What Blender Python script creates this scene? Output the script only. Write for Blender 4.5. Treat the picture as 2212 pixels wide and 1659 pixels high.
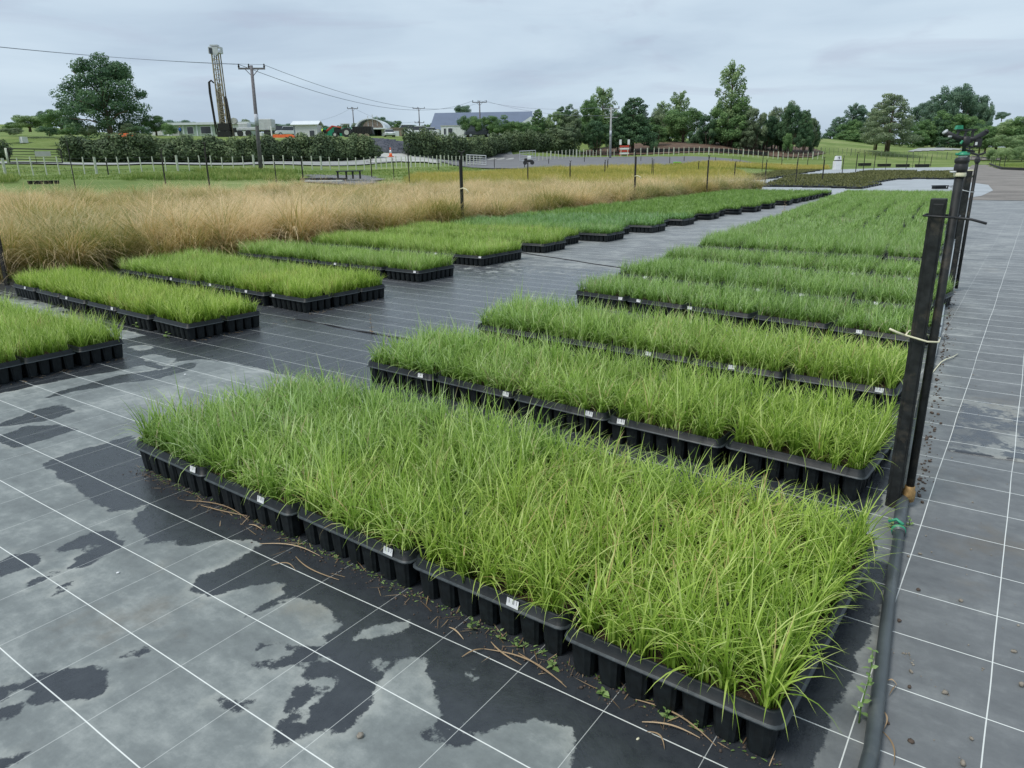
import bpy, math, random
import numpy as np
from mathutils import Matrix, Vector
random.seed(7); rng = np.random.default_rng(11)
scene = bpy.context.scene
for o in list(bpy.data.objects): bpy.data.objects.remove(o)

# ------------------------------------------------------------------ camera
IW, IH, FPX = 2212.0, 1659.0, 1560.0            # pixel frame used to measure the photograph
ROLL = math.atan(0.0166); DPX = (829.5-350)*math.cos(ROLL); PITCH = math.atan(DPX/FPX)
AZ = math.radians(35.41); CH = 1.6
def cam_dir(x, y):
    u = x-IW/2; v = y-IH/2
    cu = u*math.cos(ROLL)-v*math.sin(ROLL); cv = u*math.sin(ROLL)+v*math.cos(ROLL)
    S = cu; F = FPX*math.cos(PITCH)-cv*math.sin(PITCH); Z = -FPX*math.sin(PITCH)-cv*math.cos(PITCH)
    return S, F, Z
def SF(S, F):                                    # lateral / forward distance -> world X, Y
    return (S*math.cos(AZ)-F*math.sin(AZ), S*math.sin(AZ)+F*math.cos(AZ))
def toSF(X, Y):
    return X*math.cos(AZ)+Y*math.sin(AZ), -X*math.sin(AZ)+Y*math.cos(AZ)
def gp(x, y, z=0.0):                             # measured point on a level z -> world
    S, F, Z = cam_dir(x, y); t = (z-CH)/Z
    X, Y = SF(S*t, F*t); return (X, Y, z)
def at(x, y, F0):                                # measured point at a forward distance -> world
    S, F, Z = cam_dir(x, y); t = F0/F
    X, Y = SF(S*t, F0); return (X, Y, CH+Z*t)
cam = bpy.data.cameras.new('camera'); cam.sensor_width = 36; cam.lens = FPX/IW*36
cam.clip_start = 0.05; cam.clip_end = 4000
camo = bpy.data.objects.new('camera', cam); scene.collection.objects.link(camo)
def lvl(s, f, z):
    X, Y = SF(s, f); return Vector((X, Y, z))
cr, sr, cp, sp = math.cos(ROLL), math.sin(ROLL), math.cos(PITCH), math.sin(PITCH)
def v2w(u, v, w):                                # u right, v down, w forward in the picture
    cu = u*cr-v*sr; cv = u*sr+v*cr
    return lvl(cu, w*cp-cv*sp, -w*sp-cv*cp)
R_, U_, B_ = v2w(1,0,0), -v2w(0,1,0), -v2w(0,0,1)
m = Matrix(((R_.x,U_.x,B_.x,0),(R_.y,U_.y,B_.y,0),(R_.z,U_.z,B_.z,CH),(0,0,0,1)))
camo.matrix_world = m
scene.camera = camo

# ------------------------------------------------------------------ world, sun, exposure
SUN_EL, SUN_ROT = math.radians(58), math.radians(200)
w = bpy.data.worlds.new('World'); scene.world = w; w.use_nodes = True
nt = w.node_tree; nt.nodes.clear()
def N(nt, t, **k):
    n = nt.nodes.new(t)
    for a, b in k.items(): setattr(n, a, b)
    return n
out = N(nt,'ShaderNodeOutputWorld'); sky = N(nt,'ShaderNodeTexSky', sky_type='NISHITA', sun_disc=False)
sky.sun_elevation = SUN_EL; sky.sun_rotation = SUN_ROT
b1 = N(nt,'ShaderNodeBackground'); b1.inputs[1].default_value = 0.06; nt.links.new(sky.outputs[0], b1.inputs[0])
tc = N(nt,'ShaderNodeTexCoord'); mp = N(nt,'ShaderNodeMapping'); mp.inputs['Scale'].default_value = (1.0,1.0,5.5)
nt.links.new(tc.outputs['Generated'], mp.inputs[0])
no = N(nt,'ShaderNodeTexNoise'); no.inputs['Scale'].default_value = 2.3; no.inputs['Detail'].default_value = 7; no.inputs['Roughness'].default_value = .52; no.inputs['Distortion'].default_value = .35
nt.links.new(mp.outputs[0], no.inputs['Vector'])
cr1 = N(nt,'ShaderNodeValToRGB'); el = cr1.color_ramp.elements
el[0].position = .33; el[0].color = (.30,.37,.455,1); el[1].position = .66; el[1].color = (.42,.50,.572,1)
e = el.new(.5); e.color = (.372,.452,.53,1)
nt.links.new(no.outputs[0], cr1.inputs[0])
# small darker puffs
mp2 = N(nt,'ShaderNodeMapping'); mp2.inputs['Scale'].default_value = (1.4,1.4,7.0); mp2.inputs['Location'].default_value = (3.1,.4,1.7)
nt.links.new(tc.outputs['Generated'], mp2.inputs[0])
no2 = N(nt,'ShaderNodeTexNoise'); no2.inputs['Scale'].default_value = 4.2; no2.inputs['Detail'].default_value = 5; no2.inputs['Roughness'].default_value = .5; no2.inputs['Distortion'].default_value=.6
nt.links.new(mp2.outputs[0], no2.inputs['Vector'])
cr2 = N(nt,'ShaderNodeValToRGB'); cr2.color_ramp.elements[0].position=.55; cr2.color_ramp.elements[0].color=(0,0,0,1); cr2.color_ramp.elements[1].position=.72; cr2.color_ramp.elements[1].color=(.5,.5,.5,1)
nt.links.new(no2.outputs[0], cr2.inputs[0])
mxw = N(nt,'ShaderNodeMix', data_type='RGBA'); nt.links.new(cr2.outputs[0], mxw.inputs['Factor']); nt.links.new(cr1.outputs[0], mxw.inputs[6]); mxw.inputs[7].default_value=(.30,.335,.42,1)
b2 = N(nt,'ShaderNodeBackground'); b2.inputs[1].default_value = 1.0; nt.links.new(mxw.outputs[2], b2.inputs[0])
mx = N(nt,'ShaderNodeMixShader'); mx.inputs[0].default_value = .93
nt.links.new(b1.outputs[0], mx.inputs[1]); nt.links.new(b2.outputs[0], mx.inputs[2]); nt.links.new(mx.outputs[0], out.inputs[0])
sd = bpy.data.lights.new('sun','SUN'); sd.energy = 1.5; sd.angle = math.radians(20); sd.color = (1,.97,.92)
so = bpy.data.objects.new('sun', sd); scene.collection.objects.link(so)
so.rotation_euler = (math.radians(90)-SUN_EL, 0, math.radians(180)-SUN_ROT)
scene.view_settings.view_transform = 'Standard'; scene.view_settings.look = 'None'
scene.view_settings.exposure = 0.66; scene.view_settings.gamma = 1
scene.view_settings.use_curve_mapping = False

# ------------------------------------------------------------------ helpers
COL = scene.collection
def tag(o, label=None, cat=None, group=None, kind=None):
    if label: o['label'] = label
    if cat: o['category'] = cat
    if group: o['group'] = group
    if kind: o['kind'] = kind
    return o
def link(o, parent=None):
    COL.objects.link(o)
    if parent is not None: o.parent = parent
    return o
def empty(name, loc, rz=0):
    o = bpy.data.objects.new(name, None); o.empty_display_size = .1; COL.objects.link(o)
    o.location = loc; o.rotation_euler = (0,0,rz); return o
def mesh_np(name, V, Q=None, T=None, mats=(), attrs=None, smooth=False, mi=None):
    V = np.asarray(V, np.float32)
    me = bpy.data.meshes.new(name)
    Q = np.zeros((0,4),np.int32) if Q is None else np.asarray(Q,np.int32).reshape(-1,4)
    T = np.zeros((0,3),np.int32) if T is None else np.asarray(T,np.int32).reshape(-1,3)
    me.vertices.add(len(V)); me.vertices.foreach_set('co', V.ravel())
    nl = Q.size+T.size; me.loops.add(nl)
    me.loops.foreach_set('vertex_index', np.concatenate([Q.ravel(),T.ravel()]).astype(np.int32))
    npoly = len(Q)+len(T); me.polygons.add(npoly)
    ls = np.concatenate([np.arange(len(Q))*4, Q.size+np.arange(len(T))*3]).astype(np.int32)
    me.polygons.foreach_set('loop_start', ls)
    if mi is not None: me.polygons.foreach_set('material_index', np.asarray(mi,np.int32))
    if smooth: me.polygons.foreach_set('use_smooth', np.ones(npoly,bool))
    for mt in mats: me.materials.append(mt)
    if attrs:
        for k, a in attrs.items():
            at_ = me.attributes.new(k,'FLOAT','POINT'); at_.data.foreach_set('value', np.asarray(a,np.float32))
    me.update(calc_edges=True); me.validate(); return me
class MB:
    """collects shapes into one mesh"""
    def __init__(s): s.v=[]; s.f=[]; s.m=[]; s.cur=0
    def add(s, vs, fs):
        b=len(s.v); s.v+= [tuple(p) for p in vs]; s.f+=[tuple(b+i for i in f) for f in fs]; s.m+=[s.cur]*len(fs); return s
    def box(s, c, d, rz=0, tilt=None):
        x,y,z=[k/2 for k in d]; vs=[]
        for sx,sy,sz in ((-1,-1,-1),(1,-1,-1),(1,1,-1),(-1,1,-1),(-1,-1,1),(1,-1,1),(1,1,1),(-1,1,1)):
            p=Vector((sx*x,sy*y,sz*z))
            if tilt: p=Matrix.Rotation(tilt[1],3,tilt[0])@p
            p=Matrix.Rotation(rz,3,'Z')@p; vs.append((c[0]+p.x,c[1]+p.y,c[2]+p.z))
        return s.add(vs,[(0,3,2,1),(4,5,6,7),(0,1,5,4),(1,2,6,5),(2,3,7,6),(3,0,4,7)])
    def tube(s, pts, r, n=8, cap=True):
        pts=[Vector(p) for p in pts]; rs=r if isinstance(r,(list,tuple)) else [r]*len(pts)
        vs=[];fs=[]; up=None
        for i,p in enumerate(pts):
            d=(pts[min(i+1,len(pts)-1)]-pts[max(i-1,0)]).normalized()
            a=up if up is not None else (Vector((0,0,1)) if abs(d.z)<.9 else Vector((1,0,0)))
            a=(a-d*a.dot(d)).normalized(); up=a; b=d.cross(a)
            for k in range(n):
                t=2*math.pi*k/n; q=p+(a*math.cos(t)+b*math.sin(t))*rs[i]; vs.append(q)
        for i in range(len(pts)-1):
            for k in range(n):
                k2=(k+1)%n; fs.append((i*n+k,i*n+k2,(i+1)*n+k2,(i+1)*n+k))
        if cap: fs.append(tuple(range(n-1,-1,-1))); fs.append(tuple((len(pts)-1)*n+k for k in range(n)))
        return s.add(vs,fs)
    def lathe(s, c, prof, n=16):
        vs=[];fs=[]
        for r,z in prof:
            for k in range(n):
                t=2*math.pi*k/n; vs.append((c[0]+r*math.cos(t),c[1]+r*math.sin(t),c[2]+z))
        for i in range(len(prof)-1):
            for k in range(n):
                k2=(k+1)%n; fs.append((i*n+k,i*n+k2,(i+1)*n+k2,(i+1)*n+k))
        fs.append(tuple(range(n-1,-1,-1))); fs.append(tuple((len(prof)-1)*n+k for k in range(n)))
        return s.add(vs,fs)
    def prism(s, poly, y0, y1):                  # poly in (x,z), extruded along y
        n=len(poly); vs=[(x,y0,z) for x,z in poly]+[(x,y1,z) for x,z in poly]
        fs=[tuple(range(n)),tuple(range(2*n-1,n-1,-1))]+[(i,i+n,(i+1)%n+n,(i+1)%n) for i in range(n)]
        return s.add(vs,fs)
    def mesh(s, name, mats, smooth=False, bevel=0):
        me=bpy.data.meshes.new(name); me.from_pydata(s.v,[],s.f)
        for mt in (mats if isinstance(mats,(list,tuple)) else [mats]): me.materials.append(mt)
        me.polygons.foreach_set('material_index', s.m)
        if smooth: me.polygons.foreach_set('use_smooth',[True]*len(s.f))
        me.update(); return me
    def build(s, name, mats, parent=None, smooth=False, bevel=0, loc=None):
        o=bpy.data.objects.new(name, s.mesh(name,mats,smooth)); link(o,parent)
        if loc is not None: o.location=loc
        if bevel:
            b=o.modifiers.new('bevel','BEVEL'); b.width=bevel; b.segments=2; b.limit_method='ANGLE'
        return o
def inst(name, me, parent=None, loc=(0,0,0), rz=0, sc=1):
    o=bpy.data.objects.new(name, me); link(o,parent); o.location=loc; o.rotation_euler=(0,0,rz)
    o.scale=(sc,sc,sc) if not isinstance(sc,tuple) else sc; return o

# ------------------------------------------------------------------ materials
class NB:
    def __init__(s, name):
        s.m=bpy.data.materials.new(name); s.m.use_nodes=True; s.t=s.m.node_tree; s.t.nodes.clear()
        s.out=s.n('ShaderNodeOutputMaterial')
    def n(s,t,**k):
        x=s.t.nodes.new(t)
        for a,b in k.items(): setattr(x,a,b)
        return x
    def l(s,a,b): s.t.links.new(a,b)
    def val(s, sock, v):
        if hasattr(v,'is_output'): s.l(v,sock)
        elif isinstance(v,(tuple,list)): sock.default_value=tuple(v)+((1,) if len(v)==3 and sock.type=='RGBA' else ())
        else: sock.default_value=v
    def math(s,op,a,b=0.0,c=0.0,clamp=False):
        x=s.n('ShaderNodeMath',operation=op,use_clamp=clamp); s.val(x.inputs[0],a); s.val(x.inputs[1],b); s.val(x.inputs[2],c); return x.outputs[0]
    def mix(s,f,a,b,bt='MIX'):
        x=s.n('ShaderNodeMix',data_type='RGBA',blend_type=bt); s.val(x.inputs['Factor'],f); s.val(x.inputs[6],a); s.val(x.inputs[7],b); return x.outputs[2]
    def pos(s): return s.n('ShaderNodeNewGeometry').outputs['Position']
    def obj(s): return s.n('ShaderNodeTexCoord').outputs['Object']
    def map(s,v,sc=(1,1,1),rot=(0,0,0),loc=(0,0,0)):
        x=s.n('ShaderNodeMapping'); s.l(v,x.inputs[0]); x.inputs['Scale'].default_value=sc; x.inputs['Rotation'].default_value=rot; x.inputs['Location'].default_value=loc; return x.outputs[0]
    def noise(s,v,sc,det=4,ro=.55,dist=0):
        x=s.n('ShaderNodeTexNoise'); s.l(v,x.inputs['Vector']); x.inputs['Scale'].default_value=sc; x.inputs['Detail'].default_value=det; x.inputs['Roughness'].default_value=ro; x.inputs['Distortion'].default_value=dist; return x.outputs[0]
    def ss(s,v,a,b):
        x=s.n('ShaderNodeMapRange',interpolation_type='SMOOTHSTEP'); s.val(x.inputs[0],v); x.inputs[1].default_value=a; x.inputs[2].default_value=b; return x.outputs[0]
    def attr(s,name): return s.n('ShaderNodeAttribute',attribute_name=name).outputs['Fac']
    def ramp(s,f,st):
        x=s.n('ShaderNodeValToRGB'); s.val(x.inputs[0],f); e=x.color_ramp.elements
        e[0].position,e[0].color=st[0][0],tuple(st[0][1])+(1,); e[1].position,e[1].color=st[-1][0],tuple(st[-1][1])+(1,)
        for p,c in st[1:-1]: q=e.new(p); q.color=tuple(c)+(1,)
        return x.outputs[0]
    def bsdf(s,col,rough=.7,spec=.5,metal=0,bump=None,bd=.01,bs=.5):
        p=s.n('ShaderNodeBsdfPrincipled'); s.val(p.inputs['Base Color'],col); s.val(p.inputs['Roughness'],rough); s.val(p.inputs['Specular IOR Level'],spec); s.val(p.inputs['Metallic'],metal)
        if bump is not None:
            b=s.n('ShaderNodeBump'); s.l(bump,b.inputs['Height']); b.inputs['Distance'].default_value=bd; b.inputs['Strength'].default_value=bs; s.l(b.outputs[0],p.inputs['Normal'])
        s.l(p.outputs[0],s.out.inputs[0]); return p
def simple(name,c,rough=.6,spec=.4,metal=0,var=.25,sc=8,dirt=None):
    b=NB(name); v=b.obj(); n=b.noise(v,sc,5,.6)
    lo=tuple(k*(1-var) for k in c); hi=tuple(min(1,k*(1+var)) for k in c)
    col=b.ramp(n,[(.3,lo),(.7,hi)])
    if dirt: col=b.mix(b.math('MULTIPLY',b.ss(b.noise(v,sc*.37,6,.7),.5,.68),.6),col,dirt)
    b.bsdf(col,b.math('ADD',b.math('MULTIPLY',n,.2),rough-.1),spec,metal,bump=n,bd=.004,bs=.3); return b.m
def leafmat(name, stops, trans=.35, rough=.5, useobj=False, patch=None, psc=.3, grad=None):
    """tone attribute picks the blade or leaf colour; 's' runs from foot to tip"""
    b=NB(name); tone=b.attr('tone')
    if patch:
        pn=b.noise(b.pos(),psc,3,.55); tone=b.math('ADD',tone,b.math('MULTIPLY',b.math('SUBTRACT',pn,.5),patch),clamp=True)
    col=b.ramp(tone,stops)
    if grad: col=b.mix(b.ss(b.attr('s'),grad[0],grad[1]),col,grad[2]) if len(grad)==3 else b.mix(b.math('MULTIPLY',b.ss(b.attr('s'),grad[0],grad[1]),b.ss(b.noise(b.pos(),grad[3],3,.5),.34,.56)),col,grad[2])
    if useobj:
        oc=b.n('ShaderNodeObjectInfo').outputs['Color']; col=b.mix(1.0,col,oc,'MULTIPLY')
    p=b.n('ShaderNodeBsdfPrincipled'); b.val(p.inputs['Base Color'],col); p.inputs['Roughness'].default_value=rough; p.inputs['Specular IOR Level'].default_value=.35
    t=b.n('ShaderNodeBsdfTranslucent'); b.l(col,t.inputs[0]); mxs=b.n('ShaderNodeMixShader'); mxs.inputs[0].default_value=trans
    b.l(p.outputs[0],mxs.inputs[1]); b.l(t.outputs[0],mxs.inputs[2]); b.l(mxs.outputs[0],b.out.inputs[0]); return b.m
M={}
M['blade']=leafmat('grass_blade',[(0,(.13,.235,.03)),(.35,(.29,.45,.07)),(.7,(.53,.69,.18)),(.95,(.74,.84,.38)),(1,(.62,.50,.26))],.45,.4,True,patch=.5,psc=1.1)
M['tan']=leafmat('tan_tussock',[(0,(.13,.20,.035)),(.38,(.27,.28,.05)),(.68,(.55,.41,.15)),(1,(.84,.66,.36))],.35,.6,False,patch=2.0,psc=.38,grad=(.35,.95,(.90,.72,.46),.3))
M['gold']=leafmat('golden_grass',[(0,(.17,.24,.05)),(.35,(.36,.37,.08)),(.75,(.60,.49,.12)),(1,(.68,.56,.22))],.35,.6,False,patch=1.1,psc=.13)
M['weedy']=leafmat('rough_grass',[(0,(.10,.19,.035)),(.5,(.2,.29,.06)),(1,(.42,.43,.14))],.3,.6,False,patch=1.1,psc=.2)
M['seed']=leafmat('brown_green_seedling',[(0,(.08,.09,.03)),(.5,(.15,.16,.05)),(1,(.26,.26,.1))],.3,.6)
M['dead']=leafmat('dead_blade',[(0,(.16,.10,.05)),(.5,(.36,.25,.14)),(1,(.6,.45,.28))],.15,.6)
M['weed']=leafmat('weed_leaf',[(0,(.14,.26,.06)),(1,(.34,.47,.18))],.3,.5)
def tree_mat(name,c0,c1,c2): return leafmat(name,[(0,c0),(.5,c1),(1,c2)],.38,.6,False,patch=.7,psc=.3)
M['t_dark']=tree_mat('dark_leaves',(0.039,0.094,0.051),(0.098,0.186,0.088),(0.195,0.312,0.146))
M['t_mid']=tree_mat('mid_leaves',(0.068,0.144,0.054),(0.160,0.279,0.101),(0.304,0.439,0.169))
M['t_light']=tree_mat('light_leaves',(0.129,0.216,0.101),(0.273,0.389,0.172),(0.460,0.575,0.287))
M['t_grey']=tree_mat('greyish_leaves',(0.098,0.146,0.088),(0.215,0.282,0.156),(0.370,0.448,0.254))
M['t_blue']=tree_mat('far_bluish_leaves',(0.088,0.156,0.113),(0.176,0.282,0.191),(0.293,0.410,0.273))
M['hedge']=leafmat('hedge_leaves',[(0,(.05,.08,.04)),(.5,(.115,.165,.075)),(1,(.22,.28,.13))],.2,.6,False,patch=.9,psc=.35)
M['bark']=simple('bark',(.13,.10,.075),.9,.2,0,.4,14)
def plastic():
    b=NB('black_tray_plastic'); v=b.obj(); n=b.noise(b.pos(),9,6,.65); f=b.noise(b.pos(),120,3,.6)
    z=b.n('ShaderNodeSeparateXYZ'); b.l(b.pos(),z.inputs[0])
    dust=b.ss(n,.45,.7)
    col=b.mix(b.math('MULTIPLY',dust,.55),(.008,.011,.013),(.028,.034,.037))
    b.bsdf(col,b.math('ADD',.34,b.math('MULTIPLY',n,.3)),.27,0,bump=f,bd=.001,bs=.25); return b.m
M['plastic']=plastic()
M['pot']=simple('black_pot_plastic',(.010,.0135,.015),.55,.3,0,.5,30)
M['lip']=simple('scuffed_tray_lip',(.045,.055,.06),.45,.4,0,.4,40)
def soil():
    b=NB('potting_mix'); n=b.noise(b.pos(),70,4,.7); k=b.n('ShaderNodeTexVoronoi'); b.l(b.pos(),k.inputs['Vector']); k.inputs['Scale'].default_value=90
    col=b.ramp(n,[(.3,(.02,.014,.01)),(.6,(.07,.045,.028)),(.8,(.2,.15,.1))])
    col=b.mix(b.math('LESS_THAN',k.outputs[0],.13),col,(.5,.45,.36))
    b.bsdf(col,.9,.2,0,bump=n,bd=.01,bs=1); return b.m
M['soil']=soil()
def sticker():
    b=NB('barcode_sticker'); v=b.obj(); s=b.n('ShaderNodeSeparateXYZ'); b.l(v,s.inputs[0])
    n=b.n('ShaderNodeTexNoise',noise_dimensions='1D'); b.l(b.math('MULTIPLY',s.outputs[0],260),n.inputs['W']); n.inputs['Scale'].default_value=1
    inz=b.math('MULTIPLY',b.math('GREATER_THAN',s.outputs[2],-.003),b.math('LESS_THAN',b.math('ABSOLUTE',s.outputs[0]),.019))
    bar=b.math('MULTIPLY',b.math('GREATER_THAN',n.outputs[0],.56),inz)
    b.bsdf(b.mix(bar,(.8,.8,.8),(.05,.05,.06)),.4); return b.m
M['sticker']=sticker()
M['white']=simple('white_paint',(.74,.75,.75),.5,.4,0,.06,3,dirt=(.5,.49,.45))
M['cream']=simple('cream_tie',(.72,.68,.48),.4,.5,0,.08,30)
M['green']=simple('green_plastic',(.03,.27,.15),.4,.5,0,.15,30)
M['black']=simple('black_rubber',(.02,.02,.022),.5,.5,0,.4,20)
M['tarry']=simple('weathered_black_post',(.016,.018,.018),.6,.35,0,.6,25,dirt=(.085,.07,.05))
M['stake']=simple('dark_stake',(.03,.028,.026),.6,.3,0,.5,12)
M['pipe']=simple('grey_pipe',(.115,.135,.14),.42,.5,0,.18,9,dirt=(.20,.21,.2))
M['lpipe']=simple('pale_pipe',(.36,.39,.40),.4,.5,0,.12,7)
M['batten']=simple('pale_batten',(.50,.53,.43),.8,.2,0,.25,9)
M['batten2']=simple('grey_green_batten',(.16,.19,.12),.8,.2,0,.25,9)
M['pipe']=simple('grey_pipe',(.062,.074,.078),.42,.5,0,.25,9,dirt=(.13,.14,.135))
M['wire']=simple('steel_wire',(.12,.12,.13),.5,.5,.5)
M['cable']=simple('overhead_cable',(.20,.22,.27),.6,.3)
M['pole']=simple('weathered_timber_pole',(.17,.16,.17),.85,.2,0,.3,5)
M['polec']=simple('concrete_pole',(.36,.37,.36),.85,.2,0,.2,5)
M['band']=simple('pale_pole_band',(.45,.47,.52),.6)
M['metal']=simple('galvanised_metal',(.42,.44,.46),.45,.5,.4,.15,6)
M['rust']=simple('muddy_steel',(.30,.26,.19),.75,.3,.1,.5,2.2,dirt=(.09,.07,.05))
M['rigw']=simple('pale_steel',(.5,.52,.53),.5,.4,.1,.15,2)
M['red']=simple('red_paint',(.5,.06,.035),.45,.5,0,.15,3)
M['orange']=simple('orange_plastic',(.85,.16,.05),.5,.4,0,.12,3)
M['blue']=simple('blue_paint',(.05,.13,.4),.5)
M['mint']=simple('pale_green_cladding',(.42,.5,.41),.6,.3,0,.1,1.5)
M['roofw']=simple('white_roof_sheet',(.66,.70,.72),.5,.4,0,.06,1)
M['slate']=simple('blue_grey_roof',(.125,.155,.22),.5,.4,0,.1,.6)
M['wallc']=simple('cream_wall',(.6,.6,.55),.7,.3,0,.08,1)
M['wallg']=simple('pale_grey_wall',(.62,.62,.63),.7,.3,0,.06,.8)
M['brownw']=simple('brown_board',(.28,.22,.17),.8,.2,0,.25,1.5)
M['netting']=simple('green_shade_netting',(.025,.22,.13),.8,.2,0,.25,2)
M['dkgreen']=simple('dark_green_netting',(.03,.095,.075),.8,.2,0,.25,2)
def glass():
    b=NB('window_glass'); b.bsdf((.03,.035,.04),.12,.7); return b.m
M['glass']=glass()
M['carw']=simple('white_car_paint',(.72,.74,.75),.25,.6,0,.03,2)
M['card']=simple('dark_car_paint',(.03,.035,.045),.25,.6,0,.1,2)
M['skin']=simple('skin',(.45,.28,.2),.6)
M['hivis']=simple('yellow_safety_vest',(.6,.85,.08),.6,.3,0,.05,3)
M['stone']=simple('stone',(.26,.23,.19),.85,.25,0,.5,60)
M['stoned']=simple('dark_stone',(.10,.075,.06),.85,.25,0,.4,60)
M['rock']=simple('bank_rock',(.115,.12,.14),.85,.25,0,.6,1.3)
M['conc']=simple('pale_concrete',(.46,.46,.43),.8,.2,0,.12,1.2)

# ------------------------------------------------------------------ terrain
PX=[-1400,0,300,550,800,1050,1300,1500,1750,2000,2212,3600]
HY=lambda x: 350-.0166*(x-1106)
PROF={ # picture column: list of (forward distance, picture row or ('z',height))
 0:[(22,'z0'),(40,'z.75'),(50,389),(56,381),(66,358),(72,352),(80,347),(112,318),(128,296),(140,289),(200,281),(330,275),(420,262),(700,262)],
 300:[(25,'z0'),(42,'z.65'),(52,387),(60,379),(70,363),(74,354.5),(80,352),(86,349),(112,318),(128,294),(160,291),(300,287),(700,287)],
 550:[(32,'z0'),(45,'z.6'),(60,379),(68,370),(77,358),(83,353.5),(88,350),(112,318),(128,295),(160,292),(300,288),(700,288)],
 800:[(42,'z0'),(56,'z.3'),(66,377),(76,370),(88,359),(92,352.5),(98,345),(106,328),(121,298.5),(135,295),(160,292),(300,288),(700,288)],
 1050:[(46,'z0'),(62,'z.35'),(88,364),(104,357),(112,351.5),(118,345),(125,325),(136,305),(150,298),(200,295),(700,290)],
 1300:[(50,'z0'),(62,'z.3'),(76,361),(125,341),(135,337),(146,326),(160,308),(180,301),(700,295)],
 1500:[(62,'z0'),(86,356),(125,340),(138,331),(150,312),(165,304),(200,301),(700,298)],
 1750:[(95,'z0'),(120,353.5),(135,346),(147,334),(165,318),(200,299),(235,298),(700,298)],
 2000:[(115,'z0'),(130,350),(145,343.5),(160,331),(178,321),(210,316),(260,312),(700,312)],
 2212:[(115,'z0'),(130,349),(150,342.5),(162,335),(182,326),(260,320),(700,318)]}
FG=np.array([0,20,30,36,42,46,50,56,62,68,74,78,82,86,90,95,100,106,112,118,124,130,136,142,150,158,166,180,200,230,270,330,420,700.])
def colz(px):
    pts=[(0,0.)]
    for F,y in PROF[px]:
        z=float(y[1:]) if isinstance(y,str) else at(px,y,F)[2]
        pts.append((F,z))
    return np.interp(FG,[p[0] for p in pts],[p[1] for p in pts])
cols_=sorted(PROF); TZ=np.array([colz(p) for p in cols_])
TX=np.array([(p-1106)/1632. for p in cols_])
def gz(X,Y):
    X=np.asarray(X,float);Y=np.asarray(Y,float)
    S=X*math.cos(AZ)+Y*math.sin(AZ); F=-X*math.sin(AZ)+Y*math.cos(AZ)
    D=np.hypot(S,F); t=np.where(F>1,S/np.maximum(F,1),np.sign(S)*3); t=np.clip(t,TX[0],TX[-1])
    Fe=np.where(F>1,F,0)
    # interpolate columns
    j=np.clip(np.searchsorted(TX,t)-1,0,len(TX)-2); a=(t-TX[j])/(TX[j+1]-TX[j]); a=a*a*(3-2*a)
    k=np.clip(np.searchsorted(FG,Fe)-1,0,len(FG)-2); b=np.clip((Fe-FG[k])/(FG[k+1]-FG[k]),0,1)
    z0=TZ[j,k]*(1-b)+TZ[j,k+1]*b; z1=TZ[j+1,k]*(1-b)+TZ[j+1,k+1]*b
    return z0*(1-a)+z1*a
def G(X,Y): return float(gz(X,Y))
def pf(px,F):                                    # picture column + distance -> world point on the terrain
    S=(px-1106)/1632.*F; X,Y=SF(S,F); return (X,Y,G(X,Y))
def grid_mesh(name,x0,x1,nx,y0,y1,ny,zoff,mat,test=None,attrs=None,zf=None):
    xs=np.linspace(x0,x1,nx);ys=np.linspace(y0,y1,ny);X,Y=np.meshgrid(xs,ys)
    Z=(gz(X,Y) if zf is None else zf(X,Y))+zoff
    V=np.stack([X.ravel(),Y.ravel(),Z.ravel()],1)
    i=np.arange(nx*ny).reshape(ny,nx); Q=np.stack([i[:-1,:-1].ravel(),i[:-1,1:].ravel(),i[1:,1:].ravel(),i[1:,:-1].ravel()],1)
    if test is not None:
        c=V[Q].mean(1); Q=Q[test(c[:,0],c[:,1])]
    return mesh_np(name,V,Q,None,[mat],attrs(X,Y) if attrs else None,True)
def inpoly(poly):
    P=np.array([p[:2] for p in poly],float)
    def f(x,y):
        ins=np.zeros(np.shape(x),bool); n=len(P)
        for i in range(n):
            x1,y1=P[i];x2,y2=P[(i+1)%n]
            c=((y1>y)!=(y2>y))&(x<(x2-x1)*(y-y1)/((y2-y1) if y2!=y1 else 1e-9)+x1); ins^=c
        return ins
    return f
def field():
    b=NB('meadow_grass'); p=b.pos(); n=b.noise(p,.11,6,.6); f=b.noise(p,2.2,5,.7)
    col=b.ramp(b.math('ADD',b.math('MULTIPLY',n,.65),b.math('MULTIPLY',f,.35)),[(.35,(.10,.155,.04)),(.5,(.165,.225,.065)),(.62,(.26,.30,.12))])
    b.bsdf(col,.9,.15,0,bump=f,bd=.15,bs=.8); return b.m
M['field']=field()
def mk(name,me,parent=None,**k):
    o=bpy.data.objects.new(name,me); link(o,parent); tag(o,**k); return o
mk('ground',grid_mesh('ground',-420,420,421,-60,600,331,-.06,M['field']),kind='structure')
mk('far_ground',mesh_np('far_ground',[(-3000,-3000,-3.5),(3000,-3000,-3.5),(3000,3000,-3.5),(-3000,3000,-3.5)],[(0,1,2,3)],None,[M['field']]),kind='structure')

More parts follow.
